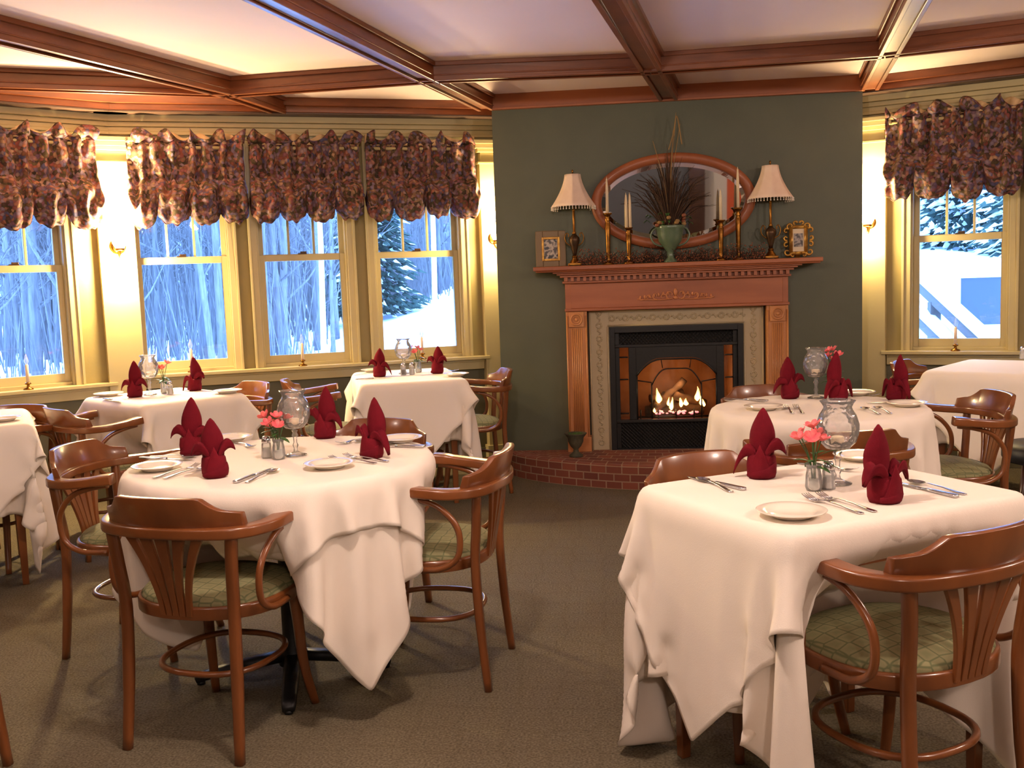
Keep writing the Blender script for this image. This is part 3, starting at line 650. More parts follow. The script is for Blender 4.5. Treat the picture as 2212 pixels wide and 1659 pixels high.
# two lamps
def mantel_lamp(x, dep, label):
    t = thing('table_lamp', label, 'lamp', m_at(x, dep), 0, 'mantel table lamps')
    MB().box((0, 0, .012), (.085, .085, .014)).lathe([(0, .018), (.036, .018), (.03, .03), (.016, .05), (.02, .062), (.012, .07)], 20).build('base', M['brass'], t, bevel=.002)
    [MB().sphere((sx*.036, sy*.036, .008), .009, 8, 6).build('foot', M['brass'], t, True) for sx in (-1, 1) for sy in (-1, 1)]
    MB().lathe([(.012, .068), (.016, .09), (.026, .13), (.036, .165), (.034, .185), (.018, .2), (.011, .21)], 20).build('urn_body', M['bronze'], t, True)
    for sx in (-1, 1): MB().tube(spline([(sx*.018, 0, .13), (sx*.05, 0, .15), (sx*.062, 0, .185), (sx*.05, 0, .215), (sx*.036, 0, .205), (sx*.04, 0, .19)], 5), .004, 6).build('handle', M['brass'], t, True)
    MB().lathe([(.01, .205), (.014, .215), (.008, .225), (.008, .36), (.011, .365), (.005, .37), (.004, .60), (0, .60)], 12).build('stem', M['brass'], t, True)
    sh = MB(); npan = 8
    def prof(v): return .052+.088*(v**1.7)*1.0+.008*v        # v 0 top -> 1 bottom
    def fn(u, v):
        a = 2*PI*u; k = (a*npan/(2*PI)) % 1; r = prof(v)*(math.cos(PI/npan)/math.cos((k-.5)*2*PI/npan)); return (r*math.cos(a), r*math.sin(a), .595-.21*v)
    sh.grid(fn, 64, 12, closeu=True); s_ = sh.build('shade', M['shade'], t, True, solid=.002)
    fr = MB()
    for k in range(44):
        a = 2*PI*k/44; r = .145; fr.tube([(r*math.cos(a), r*math.sin(a), .386), (r*math.cos(a), r*math.sin(a), .372)], .0022, 5); fr.sphere((r*math.cos(a), r*math.sin(a), .367), .0045, 6, 4)
    fr.build('bead_fringe', M['linen'], s_, True)
    f = MB(); f.lathe([(0, .6), (.008, .6), (.004, .61), (.008, .618), (0, .628)], 10); f.build('finial', M['brass'], t, True)
    return t
mantel_lamp(-.213, .10, 'cream shaded table lamp at the left of the mantel'); mantel_lamp(1.055, .10, 'cream shaded table lamp at the right of the mantel')
# frames
t = thing('photo_frame', 'square metallic photo frame on the left end of the mantel', 'picture frame', m_at(-.372, .07), .12)
mb = MB(); w_, h_ = .20, .235
def ringbox(mb, w, h, b, y0, y1):
    for x0, x1, z0, z1 in ((-w/2, -w/2+b, 0, h), (w/2-b, w/2, 0, h), (-w/2+b, w/2-b, 0, b), (-w/2+b, w/2-b, h-b, h)): mb.box(((x0+x1)/2, (y0+y1)/2, (z0+z1)/2), (x1-x0, y1-y0, z1-z0))
ringbox(mb, w_, h_, .048, -.012, .006); mb.build('frame_border', M['silverframe'], t, bevel=.004)
mb = MB(); ringbox(mb, .12, .155, .014, -.018, -.008); o = mb.build('inner_frame', M['gold'], t, bevel=.002); o.location = (0, 0, .04)
MB().box((0, .0, h_/2), (.11, .006, .14)).build('photograph', M['photo1'], t)
MB().add([(-.02, .006, .16), (.02, .006, .16), (.02, .085, .0), (-.02, .085, .0), (-.02, .01, .16), (.02, .01, .16), (.02, .089, .0), (-.02, .089, .0)], [(0, 1, 2, 3), (7, 6, 5, 4), (0, 4, 5, 1), (1, 5, 6, 2), (2, 6, 7, 3), (3, 7, 4, 0)]).build('easel_back', M['silverframe'], t)
t = thing('photo_frame', 'ornate gilt scrolled photo frame on the right end of the mantel', 'picture frame', m_at(1.235, .07), -.1, None)
mb = MB(); ringbox(mb, .115, .19, .022, -.008, .004)
for i in range(len(mb.v)): mb.v[i] = (mb.v[i][0], mb.v[i][1], mb.v[i][2]+.02)
def sc2(cx, cz, r, a0, a1, w=.008): mb.tube([(cx+r*(1-k/14*.75)*math.cos(a0+(a1-a0)*k/14), -.008, cz+r*(1-k/14*.75)*math.sin(a0+(a1-a0)*k/14)) for k in range(15)], [w*(1-.45*k/14) for k in range(15)], 7)
for sx in (-1, 1):
    f = lambda a: a if sx > 0 else PI-a
    for cx, cz, r, a0, a1 in ((.05, .205, .024, -1, 4), (.076, .175, .02, 2.5, -2.5), (.078, .13, .018, -2, 3), (.076, .085, .02, 2, -3), (.07, .04, .026, -3, 2.5), (.035, .018, .018, 2.5, -3), (.022, .222, .016, 3, -2)):
        sc2(sx*cx, cz, r, f(a0), f(a1))
mb.build('scrolled_border', M['gold'], t, True)
MB().box((0, .0, .115), (.085, .005, .16)).build('photo_mount', M['photo_mat'], t); MB().box((0, -.005, .115), (.055, .003, .085)).build('photograph', M['photo2'], t)
MB().add([(-.015, .004, .16), (.015, .004, .16), (.015, .07, 0), (-.015, .07, 0), (-.015, .008, .16), (.015, .008, .16), (.015, .074, 0), (-.015, .074, 0)], [(0, 1, 2, 3), (7, 6, 5, 4), (0, 4, 5, 1), (1, 5, 6, 2), (2, 6, 7, 3), (3, 7, 4, 0)]).build('easel_back', M['gold'], t)
# candlesticks
for x, dep, hh, ch, lab in ((.008, .11, .335, .235, 'tall brass candlestick with ivory taper, leftmost on the mantel'), (.142, .13, .235, .225, 'short brass candlestick with two ivory tapers left of the green urn'),
                            (.735, .13, .26, .20, 'short brass candlestick with thin taper right of the green urn'), (.848, .11, .335, .26, 'tall brass candlestick with ivory taper beside the right mantel lamp')):
    t = thing('candlestick', lab, 'candlestick', m_at(x, dep), 0, 'brass candlesticks on the mantel')
    MB().lathe([(0, 0), (.038, 0), (.036, .01), (.014, .02), (.011, .03), (.013, .05), (.016, hh*.55), (.019, hh*.8), (.012, hh*.84), (.02, hh*.87), (.012, hh*.9), (.018, hh*.95), (.03, hh*.98), (.03, hh), (0, hh)], 18).build('stick', M['brass'], t, True)
    for k, ox in enumerate((-.012, .012) if 'two' in lab else (0,)):
        MB().lathe([(0, 0), (.0105, 0), (.009, ch*.7), (.005, ch*.93), (.0015, ch*.96), (.0012, ch), (0, ch)], 12).build('candle', M['candle'], t, True, loc=(ox, 0, hh))
# green urn with dried arrangement
t = thing('flower_urn', 'green handled urn with dried grasses and roses before the mirror', 'vase', m_at(.41, .12))
MB().lathe([(0, 0), (.045, 0), (.045, .01), (.025, .03), (.022, .07), (.045, .10), (.075, .14), (.082, .18), (.085, .215), (.10, .235), (.095, .238), (.078, .22), (0, .19)], 28, ruff=lambda a, i: .04*abs(math.sin(a*8)) if 4 < i < 9 else 0).build('urn', M['greenglass'], t, True)
for sx in (-1, 1): MB().tube(spline([(sx*.05, 0, .105), (sx*.10, 0, .125), (sx*.125, 0, .17), (sx*.11, 0, .21), (sx*.09, 0, .222)], 5), .006, 7).build('handle', M['greenglass'], t, True)
rr = random.Random(12); mb = MB()
for k in range(150):
    a = rr.uniform(0, 2*PI); out = rr.uniform(.0, 1)**.8*.30; hh = rr.uniform(.30, .62)*(1-.45*out/.3); bend = rr.uniform(.2, 1)
    dx, dy = math.cos(a)*out, math.sin(a)*out*.33
    if dy > .06: dy = .06
    mb.tube([(dx*.05, dy*.05, .19), (dx*.35, dy*.35, .19+hh*.45), (dx*.7, dy*.7, .19+hh*.8), (dx*(1+.1*bend), dy, .19+hh*(1-.12*bend*out/.15))], [.0018, .0022, .0016, .0008], 4)
mb.build('dried_grasses', M['grass'], t, kind='stuff')
mb = MB()
for k, (dx, hh) in enumerate(((.05, .77), (.075, .70), (.03, .66), (-.1, .6))):
    mb.tube(spline([(0, 0, .2), (dx*.3, -.01, .2+hh*.5), (dx, -.02, hh+.18)], 6), .0022, 5); 
mb.tube(spline([(.035, -.02, .80), (.055, -.02, .93), (.085, -.02, .75)], 8), .004, 5); mb.tube(spline([(.05, -.02, .93), (.03, -.02, .82), (.0, -.02, .72)], 8), .003, 5); mb.build('tan_reeds', M['wheat'], t, True)
mb = MB()
for k in range(26):
    a = rr.uniform(0, 2*PI); r_ = rr.uniform(.03, .135); c_ = (r_*math.cos(a), r_*math.sin(a)*.5-.01, .235+rr.uniform(-.01, .07))
    mb.grid(lambda u, v, c_=c_, a=a, s=rr.uniform(.03, .05): (c_[0]+math.cos(a)*s*u+(v-.5)*.02*math.sin(PI*u)*math.sin(a), c_[1]+math.sin(a)*s*u-(v-.5)*.02*math.sin(PI*u)*math.cos(a), c_[2]+.02*math.sin(PI*u)), 5, 3)
mb.build('leaves', M['leaf'], t, True, solid=.001)
for k in range(14):
    a = rr.uniform(0, 2*PI); r_ = rr.uniform(.04, .12); mb = MB()
    for q in range(3): mb.sphere((0, 0, q*.002), .016-.004*q, 8, 6, sq=(1, 1, .8))
    mb.build('dried_rose', M['berry'] if k % 2 else M['wheat'], t, True, loc=(r_*math.cos(a), r_*math.sin(a)*.5-.02, .24+rr.uniform(0, .06)))
# berry garland along the shelf
t = thing('berry_garland', 'long garland of dark red berries and twigs lying along the mantel', 'garland', m_at(.42, .09)); mb = MB(); mt = MB()
for k in range(1500):
    x = rr.uniform(-.62, .60); z = abs(rr.gauss(0, .040))+.008; y = rr.gauss(-.02, .026); z = min(z, .105)
    if abs(x+.02) < .035: continue
    mb.sphere((x, max(y, -.085), z), rr.uniform(.003, .0055), 5, 4)
for k in range(260):
    x = rr.uniform(-.60, .58); y = rr.gauss(-.02, .02); z = .008
    mt.tube([(x, y, z), (x+rr.uniform(-.03, .03), y+rr.uniform(-.02, .01), z+rr.uniform(.01, .05)), (x+rr.uniform(-.06, .06), y+rr.uniform(-.03, .01), z+rr.uniform(.02, .085))], .0013, 4)
mb.build('berries', M['berry'], t, True, kind='stuff'); mt.build('twigs', M['twig'], t, kind='stuff')

# electric window candles on the sills
for w, tt, lab in (('L', 1.555, 'electric candle lamp on the sill of the leftmost window'), ('W', -.12, 'electric candle lamp on the sill of the window right of the bright sconce'),
                   ('W', .60, 'electric candle lamp on the sill of the middle grouped window'), ('W', 1.43, 'electric candle lamp on the sill behind the table near the fireplace'), ('R', -.50, 'electric candle lamp on the sill of the window right of the fireplace')):
    t = thing('window_candle', lab, 'candle lamp', wp(w, tt, SILL[w], .045), 0, 'electric window candles')
    MB().lathe([(0, 0), (.03, 0), (.028, .008), (.010, .014), (.008, .03), (.02, .036), (.012, .045), (0, .045)], 18).build('brass_base', M['brass'], t, True)
    MB().lathe([(0, .04), (.010, .04), (.010, .15), (.006, .156), (0, .156)], 14).build('candle_tube', M['candlestrip'], t, True)
    MB().lathe([(.005, .155), (.012, .17), (.013, .18), (.008, .2), (.002, .218), (0, .219)], 12).build('bulb', M['clearglass'], t, True)
#PART3
# ------------------------------------------------------------------ bentwood armchair
def make_chair(label, loc, rz, group):
    t = thing('armchair', label, 'chair', loc, rz, group); w = M['chair']
    def se(a, b, e, k=40): 
        out = []
        for i in range(k):
            an = 2*PI*i/k; ca, sa = math.cos(an), math.sin(an)
            out.append((a*math.copysign(abs(ca)**e, ca), b*math.copysign(abs(sa)**e, sa)*(1 if sa > 0 else .94)))
        return out
    mb = MB(); ring = se(.232, .222, .86); inn = se(.205, .195, .86); k = 40
    vs = []
    for (pts, z) in ((ring, .418), (ring, .452), (se(.228, .218, .86), .458), (inn, .458), (inn, .418)): vs += [(x, y, z) for x, y in pts]
    mb.add(vs, [(i*k+j, i*k+(j+1) % k, ((i+1) % 5)*k+(j+1) % k, ((i+1) % 5)*k+j) for i in range(5) for j in range(k)]); mb.build('seat_frame', w, t, True, bevel=.002)
    mb = MB(); prof = [(.198, .445), (.202, .462), (.19, .478), (.14, .492), (.07, .499), (.0, .5)]; vs = []; 
    for a, z in prof[:-1]: vs += [(x, y, z) for x, y in se(a*1.1, a*1.045, .86)]
    vs.append((0, 0, .5)); fs = [(i*k+j, i*k+(j+1) % k, (i+1)*k+(j+1) % k, (i+1)*k+j) for i in range(4) for j in range(k)]+[(4*k+j, 4*k+(j+1) % k, 5*k) for j in range(k)]+[tuple(range(k-1, -1, -1))]
    mb.add(vs, fs); mb.build('seat_cushion', M['seat'], t, True)
    for sx in (-1, 1):
        MB().tube(spline([(sx*.190, -.225, 0), (sx*.184, -.205, .22), (sx*.182, -.195, .44), (sx*.190, -.205, .58), (sx*.20, -.212, .69)], 4), [.85]*2+[.92]*2+[1]*13, 8, sec=(.0165, .0145), up=(0, 1, 0)).build('leg', w, t, True)
        MB().tube(spline([(sx*.158, .15, .43), (sx*.166, .158, .3), (sx*.170, .17, .15), (sx*.186, .2, .0)], 4), [.019-.0005*i for i in range(13)], 8, sec=(1, 1)).build('leg', w, t, True)
        MB().tube(spline([(sx*.262, .04, .694), (sx*.262, -.03, .682), (sx*.258, -.10, .655), (sx*.252, -.15, .60), (sx*.248, -.165, .54), (sx*.245, -.15, .475), (sx*.242, -.09, .438), (sx*.234, -.0, .434)], 6), .0105, 8).build('arm_support', w, t, True)
    rp = spline([(-.262, .06, .718), (-.268, .02, .714), (-.268, -.05, .705), (-.255, -.13, .697), (-.205, -.205, .695), (-.11, -.242, .697), (0, -.256, .698), (.11, -.242, .697), (.205, -.205, .695), (.255, -.13, .697), (.268, -.05, .705), (.268, .02, .714), (.262, .06, .718)], 5)
    n = len(rp); MB().tube(rp, [1.12]*7+[1]*(n-14)+[1.12]*7, 12, sec=(.027, .0175), up=(0, 0, 1), sq_=.32).build('arm_rail', w, t, True, bevel=.002)
    mb = MB(); K = 36; sec = []
    for i in range(K+1):
        u = -1+2*i/K; x = .225*u; base = .708; au = abs(u)
        top = .797 if au < .60 else (.797-.040*math.sin(PI*.5*(au-.60)/.26) if au < .86 else .757-.006*(au-.86)/.14)
        top += .008*(1-u*u)
        y = -.257+.082*abs(u)**2.3; lean = .018
        nx, ny = .0, 1.0
        sec.append([(x, y-.013, base), (x, y+.013, base), (x*1.0, y+.010-lean*(top-base)/.08, top), (x, y-.012-lean*(top-base)/.08, top)])
    vs = [v for s_ in sec for v in s_]; fs = [(i*4+j, i*4+(j+1) % 4, (i+1)*4+(j+1) % 4, (i+1)*4+j) for i in range(K) for j in range(4)]+[(3, 2, 1, 0), (K*4, K*4+1, K*4+2, K*4+3)]
    mb.add(vs, fs); mb.build('crest_rail', w, t, True, bevel=.003)
    for q in range(5):
        u = q-2; mb = MB(); K = 12
        for i in range(K+1):
            v = i/K; x = u*(.022+.037*v**1.9); y = -.204-.05*v+.012*(abs(u)/2)**2*v; z = .43+.262*v; hw = (.0100+.0115*v**2.2)*(1-.08*abs(u))
            for dx, dy in ((-hw, -.006), (hw, -.006), (hw, .006), (-hw, .006)): mb.v.append((x+dx, y+dy, z))
        for i in range(K):
            for j in range(4): mb.f.append((i*4+j, i*4+(j+1) % 4, (i+1)*4+(j+1) % 4, (i+1)*4+j)); mb.mi.append(0)
        mb.build('back_slat', w, t, bevel=.002)
    MB().tube([(x, y+.0, .235) for x, y in se(.168, .178, .8)], .010, 8, close=True).build('stretcher_ring', w, t, True)
    for ch_ in COL.objects:
        if ch_.parent == t:
            for v in ch_.data.vertices: v.co.z *= .95
    return t
# centre of each table, angle of its long side, half sizes (or radius)
TAB = {'T1': (-1.10, 3.20, 0, .505), 'T2': (.545, 2.606, .53, (.385, .315)), 'T3': (-2.465, 5.28, -.66, (.375, .31)), 'T4': (-1.264, 6.10, 1.867, (.45, .32)),
       'T5': (.86, 4.22, 0, .445), 'T6': (2.205, 5.70, .942, (.41, .35)), 'T7': (-3.06, 4.374, 2.155, (.385, .31))}
CH = [  # x, y, facing rz (deg), label, group
 (-1.19, 2.83, -13, 'armchair at the near side of the left round table, fanned back to the viewer', 'T1'),
 (-.62, 3.29, 84, 'armchair turned sideways at the right of the left round table, facing left', 'T1'),
 (-1.77, 3.52, -94, 'armchair at the left of the left round table, facing right', 'T1'),
 (-1.01, 3.80, 167, 'armchair behind the left round table, only its crest above the cloth', 'T1'),
 (-.90, 6.19, 107, 'armchair at the right of the far table, beside the green chimney wall', 'T4'),
 (-1.73, 5.97, -73, 'armchair at the left of the far table beneath the grouped windows', 'T4'),
 (-2.30, 5.64, 142, 'armchair at the right end of the table under the bright sconce', 'T3'),
 (-2.61, 4.90, -39, 'armchair at the left end of the table under the bright sconce', 'T3'),
 (-3.07, 4.62, 176, 'armchair whose crest shows behind the table at the left edge', 'T7'),
 (.665, 2.385, 33, 'large armchair in the right foreground with its back to the viewer', 'T2'),
 (.385, 2.88, -150, 'armchair behind the near right table, its crest lit by lamps', 'T2'),
 (.79, 4.72, -168, 'armchair behind the right round table beside the fire', 'T5'),
 (.785, 3.75, 14, 'armchair at the near side of the right round table, partly hidden by glassware', 'T5'),
 (1.43, 4.47, 96, 'armchair at the right of the right round table, facing left', 'T5'),
 (1.93, 5.97, -126, 'armchair behind the far right table below the window sill', 'T6'),
 (-1.955, 2.36, 90, 'armchair at the left photo edge, only one dark leg showing', 'T0'),
 (-3.30, 4.05, -56, 'armchair at the near left of the table at the left edge, mostly hidden by cloth', 'T7'),
]
GR = {'T1': 'armchairs around the left round table', 'T4': 'armchairs at the far table', 'T3': 'armchairs at the table under the bright sconce', 'T7': 'armchairs at the left edge table', 'T2': 'armchairs at the near right table', 'T5': 'armchairs around the right round table', 'T6': 'armchairs at the far right table', 'T0': None}
c0 = make_chair(CH[0][3], (CH[0][0], CH[0][1], 0), math.radians(CH[0][2]), GR['T1'])
for x, y, a, lab, g in CH[1:]:
    c = dup(c0, (x, y, 0), math.radians(a), lab)
    if GR[g]: c['group'] = GR[g]
    elif 'group' in c: del c['group']
bpy.context.view_layer.update()

# ------------------------------------------------------------------ tables
ZT = .747
def table(key, label):
    x, y, a, sh = TAB[key]; rnd = not isinstance(sh, tuple)
    t = thing('round_table' if rnd else 'dining_table', label, 'table', (x, y, 0), a)
    if rnd:
        MB().lathe([(0, ZT-.032), (sh-.024, ZT-.036), (sh-.018, ZT-.030), (sh-.018, ZT-.016), (sh-.024, ZT-.010), (0, ZT-.010)], 48).build('tabletop', M['chair_dark'], t, False)
        MB().lathe([(0, .045), (.05, .045), (.045, .09), (.034, .12), (.034, .69), (.05, .70), (.05, ZT-.032), (0, ZT-.032)], 24).build('pedestal_column', M['iron'], t, True)
        for k in range(4):
            an = k*PI/2+.25; mb = MB(); ca, sa = math.cos(an), math.sin(an); 
            mb.tube([(ca*r, sa*r, z) for r, z in ((.02, .075), (.12, .062), (.22, .045), (.30, .028), (.325, .018))], [1, 1, .9, .85, .7], 8, sec=(.028, .018), up=(0, 0, 1))
            mb.lathe([(0, 0), (.014, 0), (.014, .012), (0, .012)], 10, (ca*.31, sa*.31, 0)); mb.build('pedestal_foot', M['iron'], t, True)
    else:
        hx, hy = sh; MB().box((0, 0, ZT-.026), (2*hx-.045, 2*hy-.045, .03)).build('tabletop', M['chair_dark'], t, bevel=.012)
        MB().box((0, hy-.07, ZT-.075), (2*hx-.14, .02, .08)).box((0, -hy+.07, ZT-.075), (2*hx-.14, .02, .08)).box((hx-.07, 0, ZT-.075), (.02, 2*hy-.14, .08)).box((-hx+.07, 0, ZT-.075), (.02, 2*hy-.14, .08)).build('apron', M['chair'], t)
        for sx in (-1, 1):
            for sy in (-1, 1): MB().add([(sx*(hx-.09)+u*w_, sy*(hy-.09)+v*w_, z) for z, w_ in ((0, .014), (ZT-.035, .023)) for u, v in ((-1, -1), (1, -1), (1, 1), (-1, 1))], [(3, 2, 1, 0), (4, 5, 6, 7), (0, 1, 5, 4), (1, 2, 6, 5), (2, 3, 7, 6), (3, 0, 4, 7)]).build('leg', M['chair'], t, bevel=.003)
    return t
for k_, l_ in (('T1', 'round pedestal table in the left foreground under white cloths'), ('T2', 'rectangular wooden table in the right foreground under white cloths'), ('T3', 'rectangular table under white cloths below the brightest sconce'),
               ('T4', 'rectangular table under white cloths just left of the green chimney wall'), ('T5', 'round pedestal table under a white cloth in front of the fire'), ('T6', 'rectangular table under white cloths in the far right corner'), ('T7', 'rectangular table under white cloths cut by the left photo edge')): table(k_, l_)

# ------------------------------------------------------------------ table cloths: a small drape solver (position based)
def drape(key, side, rot, n, ztop, body=None, steps=170, iters=7, cols=(), seed=1, bodygap=.006, snag=None):
    x0, y0, ta, sh = TAB[key]; rnd = not isinstance(sh, tuple); h = side/(n-1); rs = np.random.RandomState(seed)
    g = (np.arange(n)-(n-1)/2)*h; U, V = np.meshgrid(g, g, indexing='ij'); cr_, sr_ = math.cos(rot), math.sin(rot)
    X = U*cr_-V*sr_; Y = U*sr_+V*cr_
    def near(px, py):       # signed distance (+ outside) and outward normal to the table outline, closest point
        if rnd:
            d = np.hypot(px, py)+1e-9; return d-sh, px/d, py/d
        hx, hy = sh[0]-.02, sh[1]-.02; qx, qy = np.abs(px)-hx, np.abs(py)-hy
        ox, oy = np.maximum(qx, 0), np.maximum(qy, 0); do = np.hypot(ox, oy); ins = np.minimum(np.maximum(qx, qy), 0)
        sd = do+ins-.02; isx = qx > qy
        nx = np.where(do > 1e-9, ox/(do+1e-12), isx*1.0)*np.sign(px+1e-12); ny = np.where(do > 1e-9, oy/(do+1e-12), (~isx)*1.0)*np.sign(py+1e-12)
        return sd, nx, ny
    sd, nx, ny = near(X, Y); o = np.maximum(sd, 0)
    # start: hanging part folded down steeply
    P = np.stack([X-nx*o*.78, Y-ny*o*.78, ztop-o*.92], -1)+rs.normal(0, .0012, (n, n, 3))*(o > 0)[..., None]
    pin = sd < -.03; P[pin, 2] = ztop
    pl = P.copy(); H0 = ztop; TOPM = sd <= .002
    def solve(A, B, L, ka, kb, k=1.0):
        d = B-A; l = np.sqrt((d*d).sum(-1, keepdims=True))+1e-9; w = ka+kb; w = np.where(w == 0, 1, w)
        c = d*(1-L/l)*k/w; A += c*ka; B -= c*kb
    wt = np.where(pin, 0., 1.)[..., None]
    cl, sl = math.cos(-ta), math.sin(-ta)
    C = [((cx-x0)*cl-(cy-y0)*sl, (cx-x0)*sl+(cy-y0)*cl, r, zt) for cx, cy, r, zt in cols]
    for st in range(steps):
        vel = (P-pl)*(.9 if st < steps*.7 else .6); pl = P.copy(); P = P+vel*wt; P[..., 2] -= .0022*wt[..., 0]
        for it in range(iters):
            for L, (di, dj) in ((h, (1, 0)), (h, (0, 1)), (h*math.sqrt(2), (1, 1)), (h*math.sqrt(2), (1, -1)), (2*h, (2, 0)), (2*h, (0, 2))):
                kk = 1.0 if L == h else (.4 if di*dj else .05)
                for ph in range(2*max(di, 1) if di else 2*max(abs(dj), 1)):
                    if di:
                        m_ = 2*di; ii = np.arange(n-di); ii = ii[(ii % m_)//1 == ph] if di == 1 else ii[(ii % 4) == ph]
                        if len(ii) == 0: continue
                        js = slice(0, n-dj) if dj > 0 else (slice(1, n) if dj < 0 else slice(0, n)); jt = slice(dj, n) if dj > 0 else (slice(0, n-1) if dj < 0 else slice(0, n))
                        A = P[ii, js].copy(); B = P[ii+di, jt].copy(); solve(A, B, L, wt[ii, js], wt[ii+di, jt], kk); P[ii, js] = A; P[ii+di, jt] = B
                    else:
                        jj = np.arange(n-dj); jj = jj[(jj % (2*dj)) == ph]
                        if len(jj) == 0: continue
                        A = P[:, jj].copy(); B = P[:, jj+dj].copy(); solve(A, B, L, wt[:, jj], wt[:, jj+dj], kk); P[:, jj] = A; P[:, jj+dj] = B
            s_, ax, ay = near(P[..., 0], P[..., 1]); z = P[..., 2]; g_ = .004
            upm = TOPM & (z < H0); z = np.where(upm, H0, z); z = np.where(~TOPM, np.minimum(z, H0+.0015), z)
            sdm = ~TOPM & (s_ < g_) & (z < H0-.0005*0) & (z > H0-.07)
            P[..., 2] = z; P[..., 0] += np.where(sdm, (g_-s_)*ax, 0); P[..., 1] += np.where(sdm, (g_-s_)*ay, 0)
            P[..., 2] = np.maximum(P[..., 2], .012)
            for cx, cy, r, zt in C:
                dx, dy = P[..., 0]-cx, P[..., 1]-cy; d = np.hypot(dx, dy)+1e-9; m = (d < r) & (P[..., 2] < zt)
                if m.any():
                    cl_ = math.hypot(cx, cy)+1e-9; ux, uy = -cx/cl_, -cy/cl_     # push towards the table
                    b_ = dx*ux+dy*uy; push = -b_+np.sqrt(np.maximum(b_*b_-(d*d-r*r), 0))
                    rad = r-d; use = push < 9
                    P[..., 0] += np.where(m, np.where(use, ux*push, dx/d*rad)*.6, 0); P[..., 1] += np.where(m, np.where(use, uy*push, dy/d*rad)*.6, 0)
            P[pin] = pl[pin]
        if body is not None and st % 2 == 1:
            hang = np.argwhere(P[..., 2] < H0-.01)
            for i, j in hang:
                p = Vector(P[i, j]); loc_, nn, ix, dist = body.find_nearest(p, .05)
                if loc_ is None: continue
                s3, ax3, ay3 = 0, loc_.x, loc_.y
                outw = Vector((loc_.x, loc_.y, 0)).normalized()
                if abs(nn.z) > .75: nn = nn if nn.z > 0 else -nn
                elif nn.dot(outw) < 0: nn = -nn
                sdist = (p-loc_).dot(nn)
                if sdist < bodygap: q = p+nn*(bodygap-sdist); P[i, j] = q
    vs = P.reshape(-1, 3).tolist(); fs = [(i*n+j, i*n+j+1, (i+1)*n+j+1, (i+1)*n+j) for i in range(n-1) for j in range(n-1)]
    return vs, fs
def cloth(key, parts, label2):
    x0, y0, ta, sh = TAB[key]; body = None
    for k, (side, rot, n, zt, lab, cols) in enumerate(parts):
        vs, fs = drape(key, side, rot, n, zt, body, cols=cols, seed=k+hash_(key))
        me = bpy.data.meshes.new('tablecloth'); me.from_pydata(vs, [], fs); me.materials.append(M['linen']); me.polygons.foreach_set('use_smooth', [True]*len(fs))
        if k == 0: body = BVHTree.FromPolygons([Vector(v) for v in vs], fs)
        o = bpy.data.objects.new('tablecloth', me); COL.objects.link(o); o.location = (x0, y0, 0); o.rotation_euler[2] = ta
        md = o.modifiers.new('sub', 'SUBSURF'); md.levels = md.render_levels = 1; md = o.modifiers.new('solid', 'SOLIDIFY'); md.thickness = .0016; md.offset = 1
        tag(o, lab, 'tablecloth', 'white tablecloths')
def hash_(k): return int(k[1:])*10
def seatcol(*idx):
    out = []
    for i in idx:
        x, y, a = CH[i][:3]; a = math.radians(a); out.append((x, y, .24, .50)); f = (-math.sin(a), math.cos(a)); r_ = (f[1], -f[0])

    return out
t_ = time.time()
A = .75
cloth('T1', [(1.50, 0, 57, .749, 'long white undercloth hanging below the top cloth of the left round table', seatcol(0, 1, 2, 3)), (1.29, PI/4, 53, .7535, 'square white top cloth spread over the left round table', seatcol(0, 1, 2, 3))], '')
cloth('T2', [(1.60, 0, 61, .750, 'long white undercloth reaching near the carpet under the near right table', seatcol(9, 10)), (1.31, PI/4, 57, .7545, 'square white top cloth set diagonally on the near right table', seatcol(9, 10))], '')
cloth('T3', [(1.45, 0, 45, .749, 'white undercloth of the table below the brightest sconce', seatcol(6, 7)), (1.25, PI/4, 43, .7535, 'white top cloth, brightly lit, on the table below the brightest sconce', seatcol(6, 7))], '')
cloth('T4', [(1.55, 0, 45, .749, 'white undercloth of the table left of the green chimney wall', seatcol(4, 5)), (1.32, PI/4, 43, .7535, 'white top cloth on the table left of the green chimney wall', seatcol(4, 5))], '')
cloth('T5', [(1.62, .2, 57, .7535, 'single long white cloth on the round table before the fire', seatcol(11, 12, 13))], '')
cloth('T6', [(1.55, 0, 43, .749, 'white undercloth of the far right table below the window', seatcol(14)), (1.30, PI/4, 43, .7535, 'white top cloth of the far right table below the window', seatcol(14))], '')
cloth('T7', [(1.50, 0, 43, .749, 'white undercloth of the table cut by the left photo edge', seatcol(8)), (1.25, PI/4, 43, .7535, 'white top cloth of the table cut by the left photo edge', seatcol(8))], '')
print('cloth time', time.time()-t_)

t = thing('padded_stool', 'low black padded stool beyond the armchair near the right edge', 'stool', (2.10, 4.98, 0))
MB().lathe([(0, .36), (.19, .36), (.205, .38), (.205, .42), (.185, .445), (.1, .455), (0, .458)], 32).build('seat', M['blackglaze'], t, True)
for k in range(4):
    a = k*PI/2+.4; MB().tube([(math.cos(a)*.13, math.sin(a)*.13, .37), (math.cos(a)*.18, math.sin(a)*.18, 0)], [.016, .012], 8).build('leg', M['chair_dark'], t, True)
# ------------------------------------------------------------------ table settings
ZS = .7555
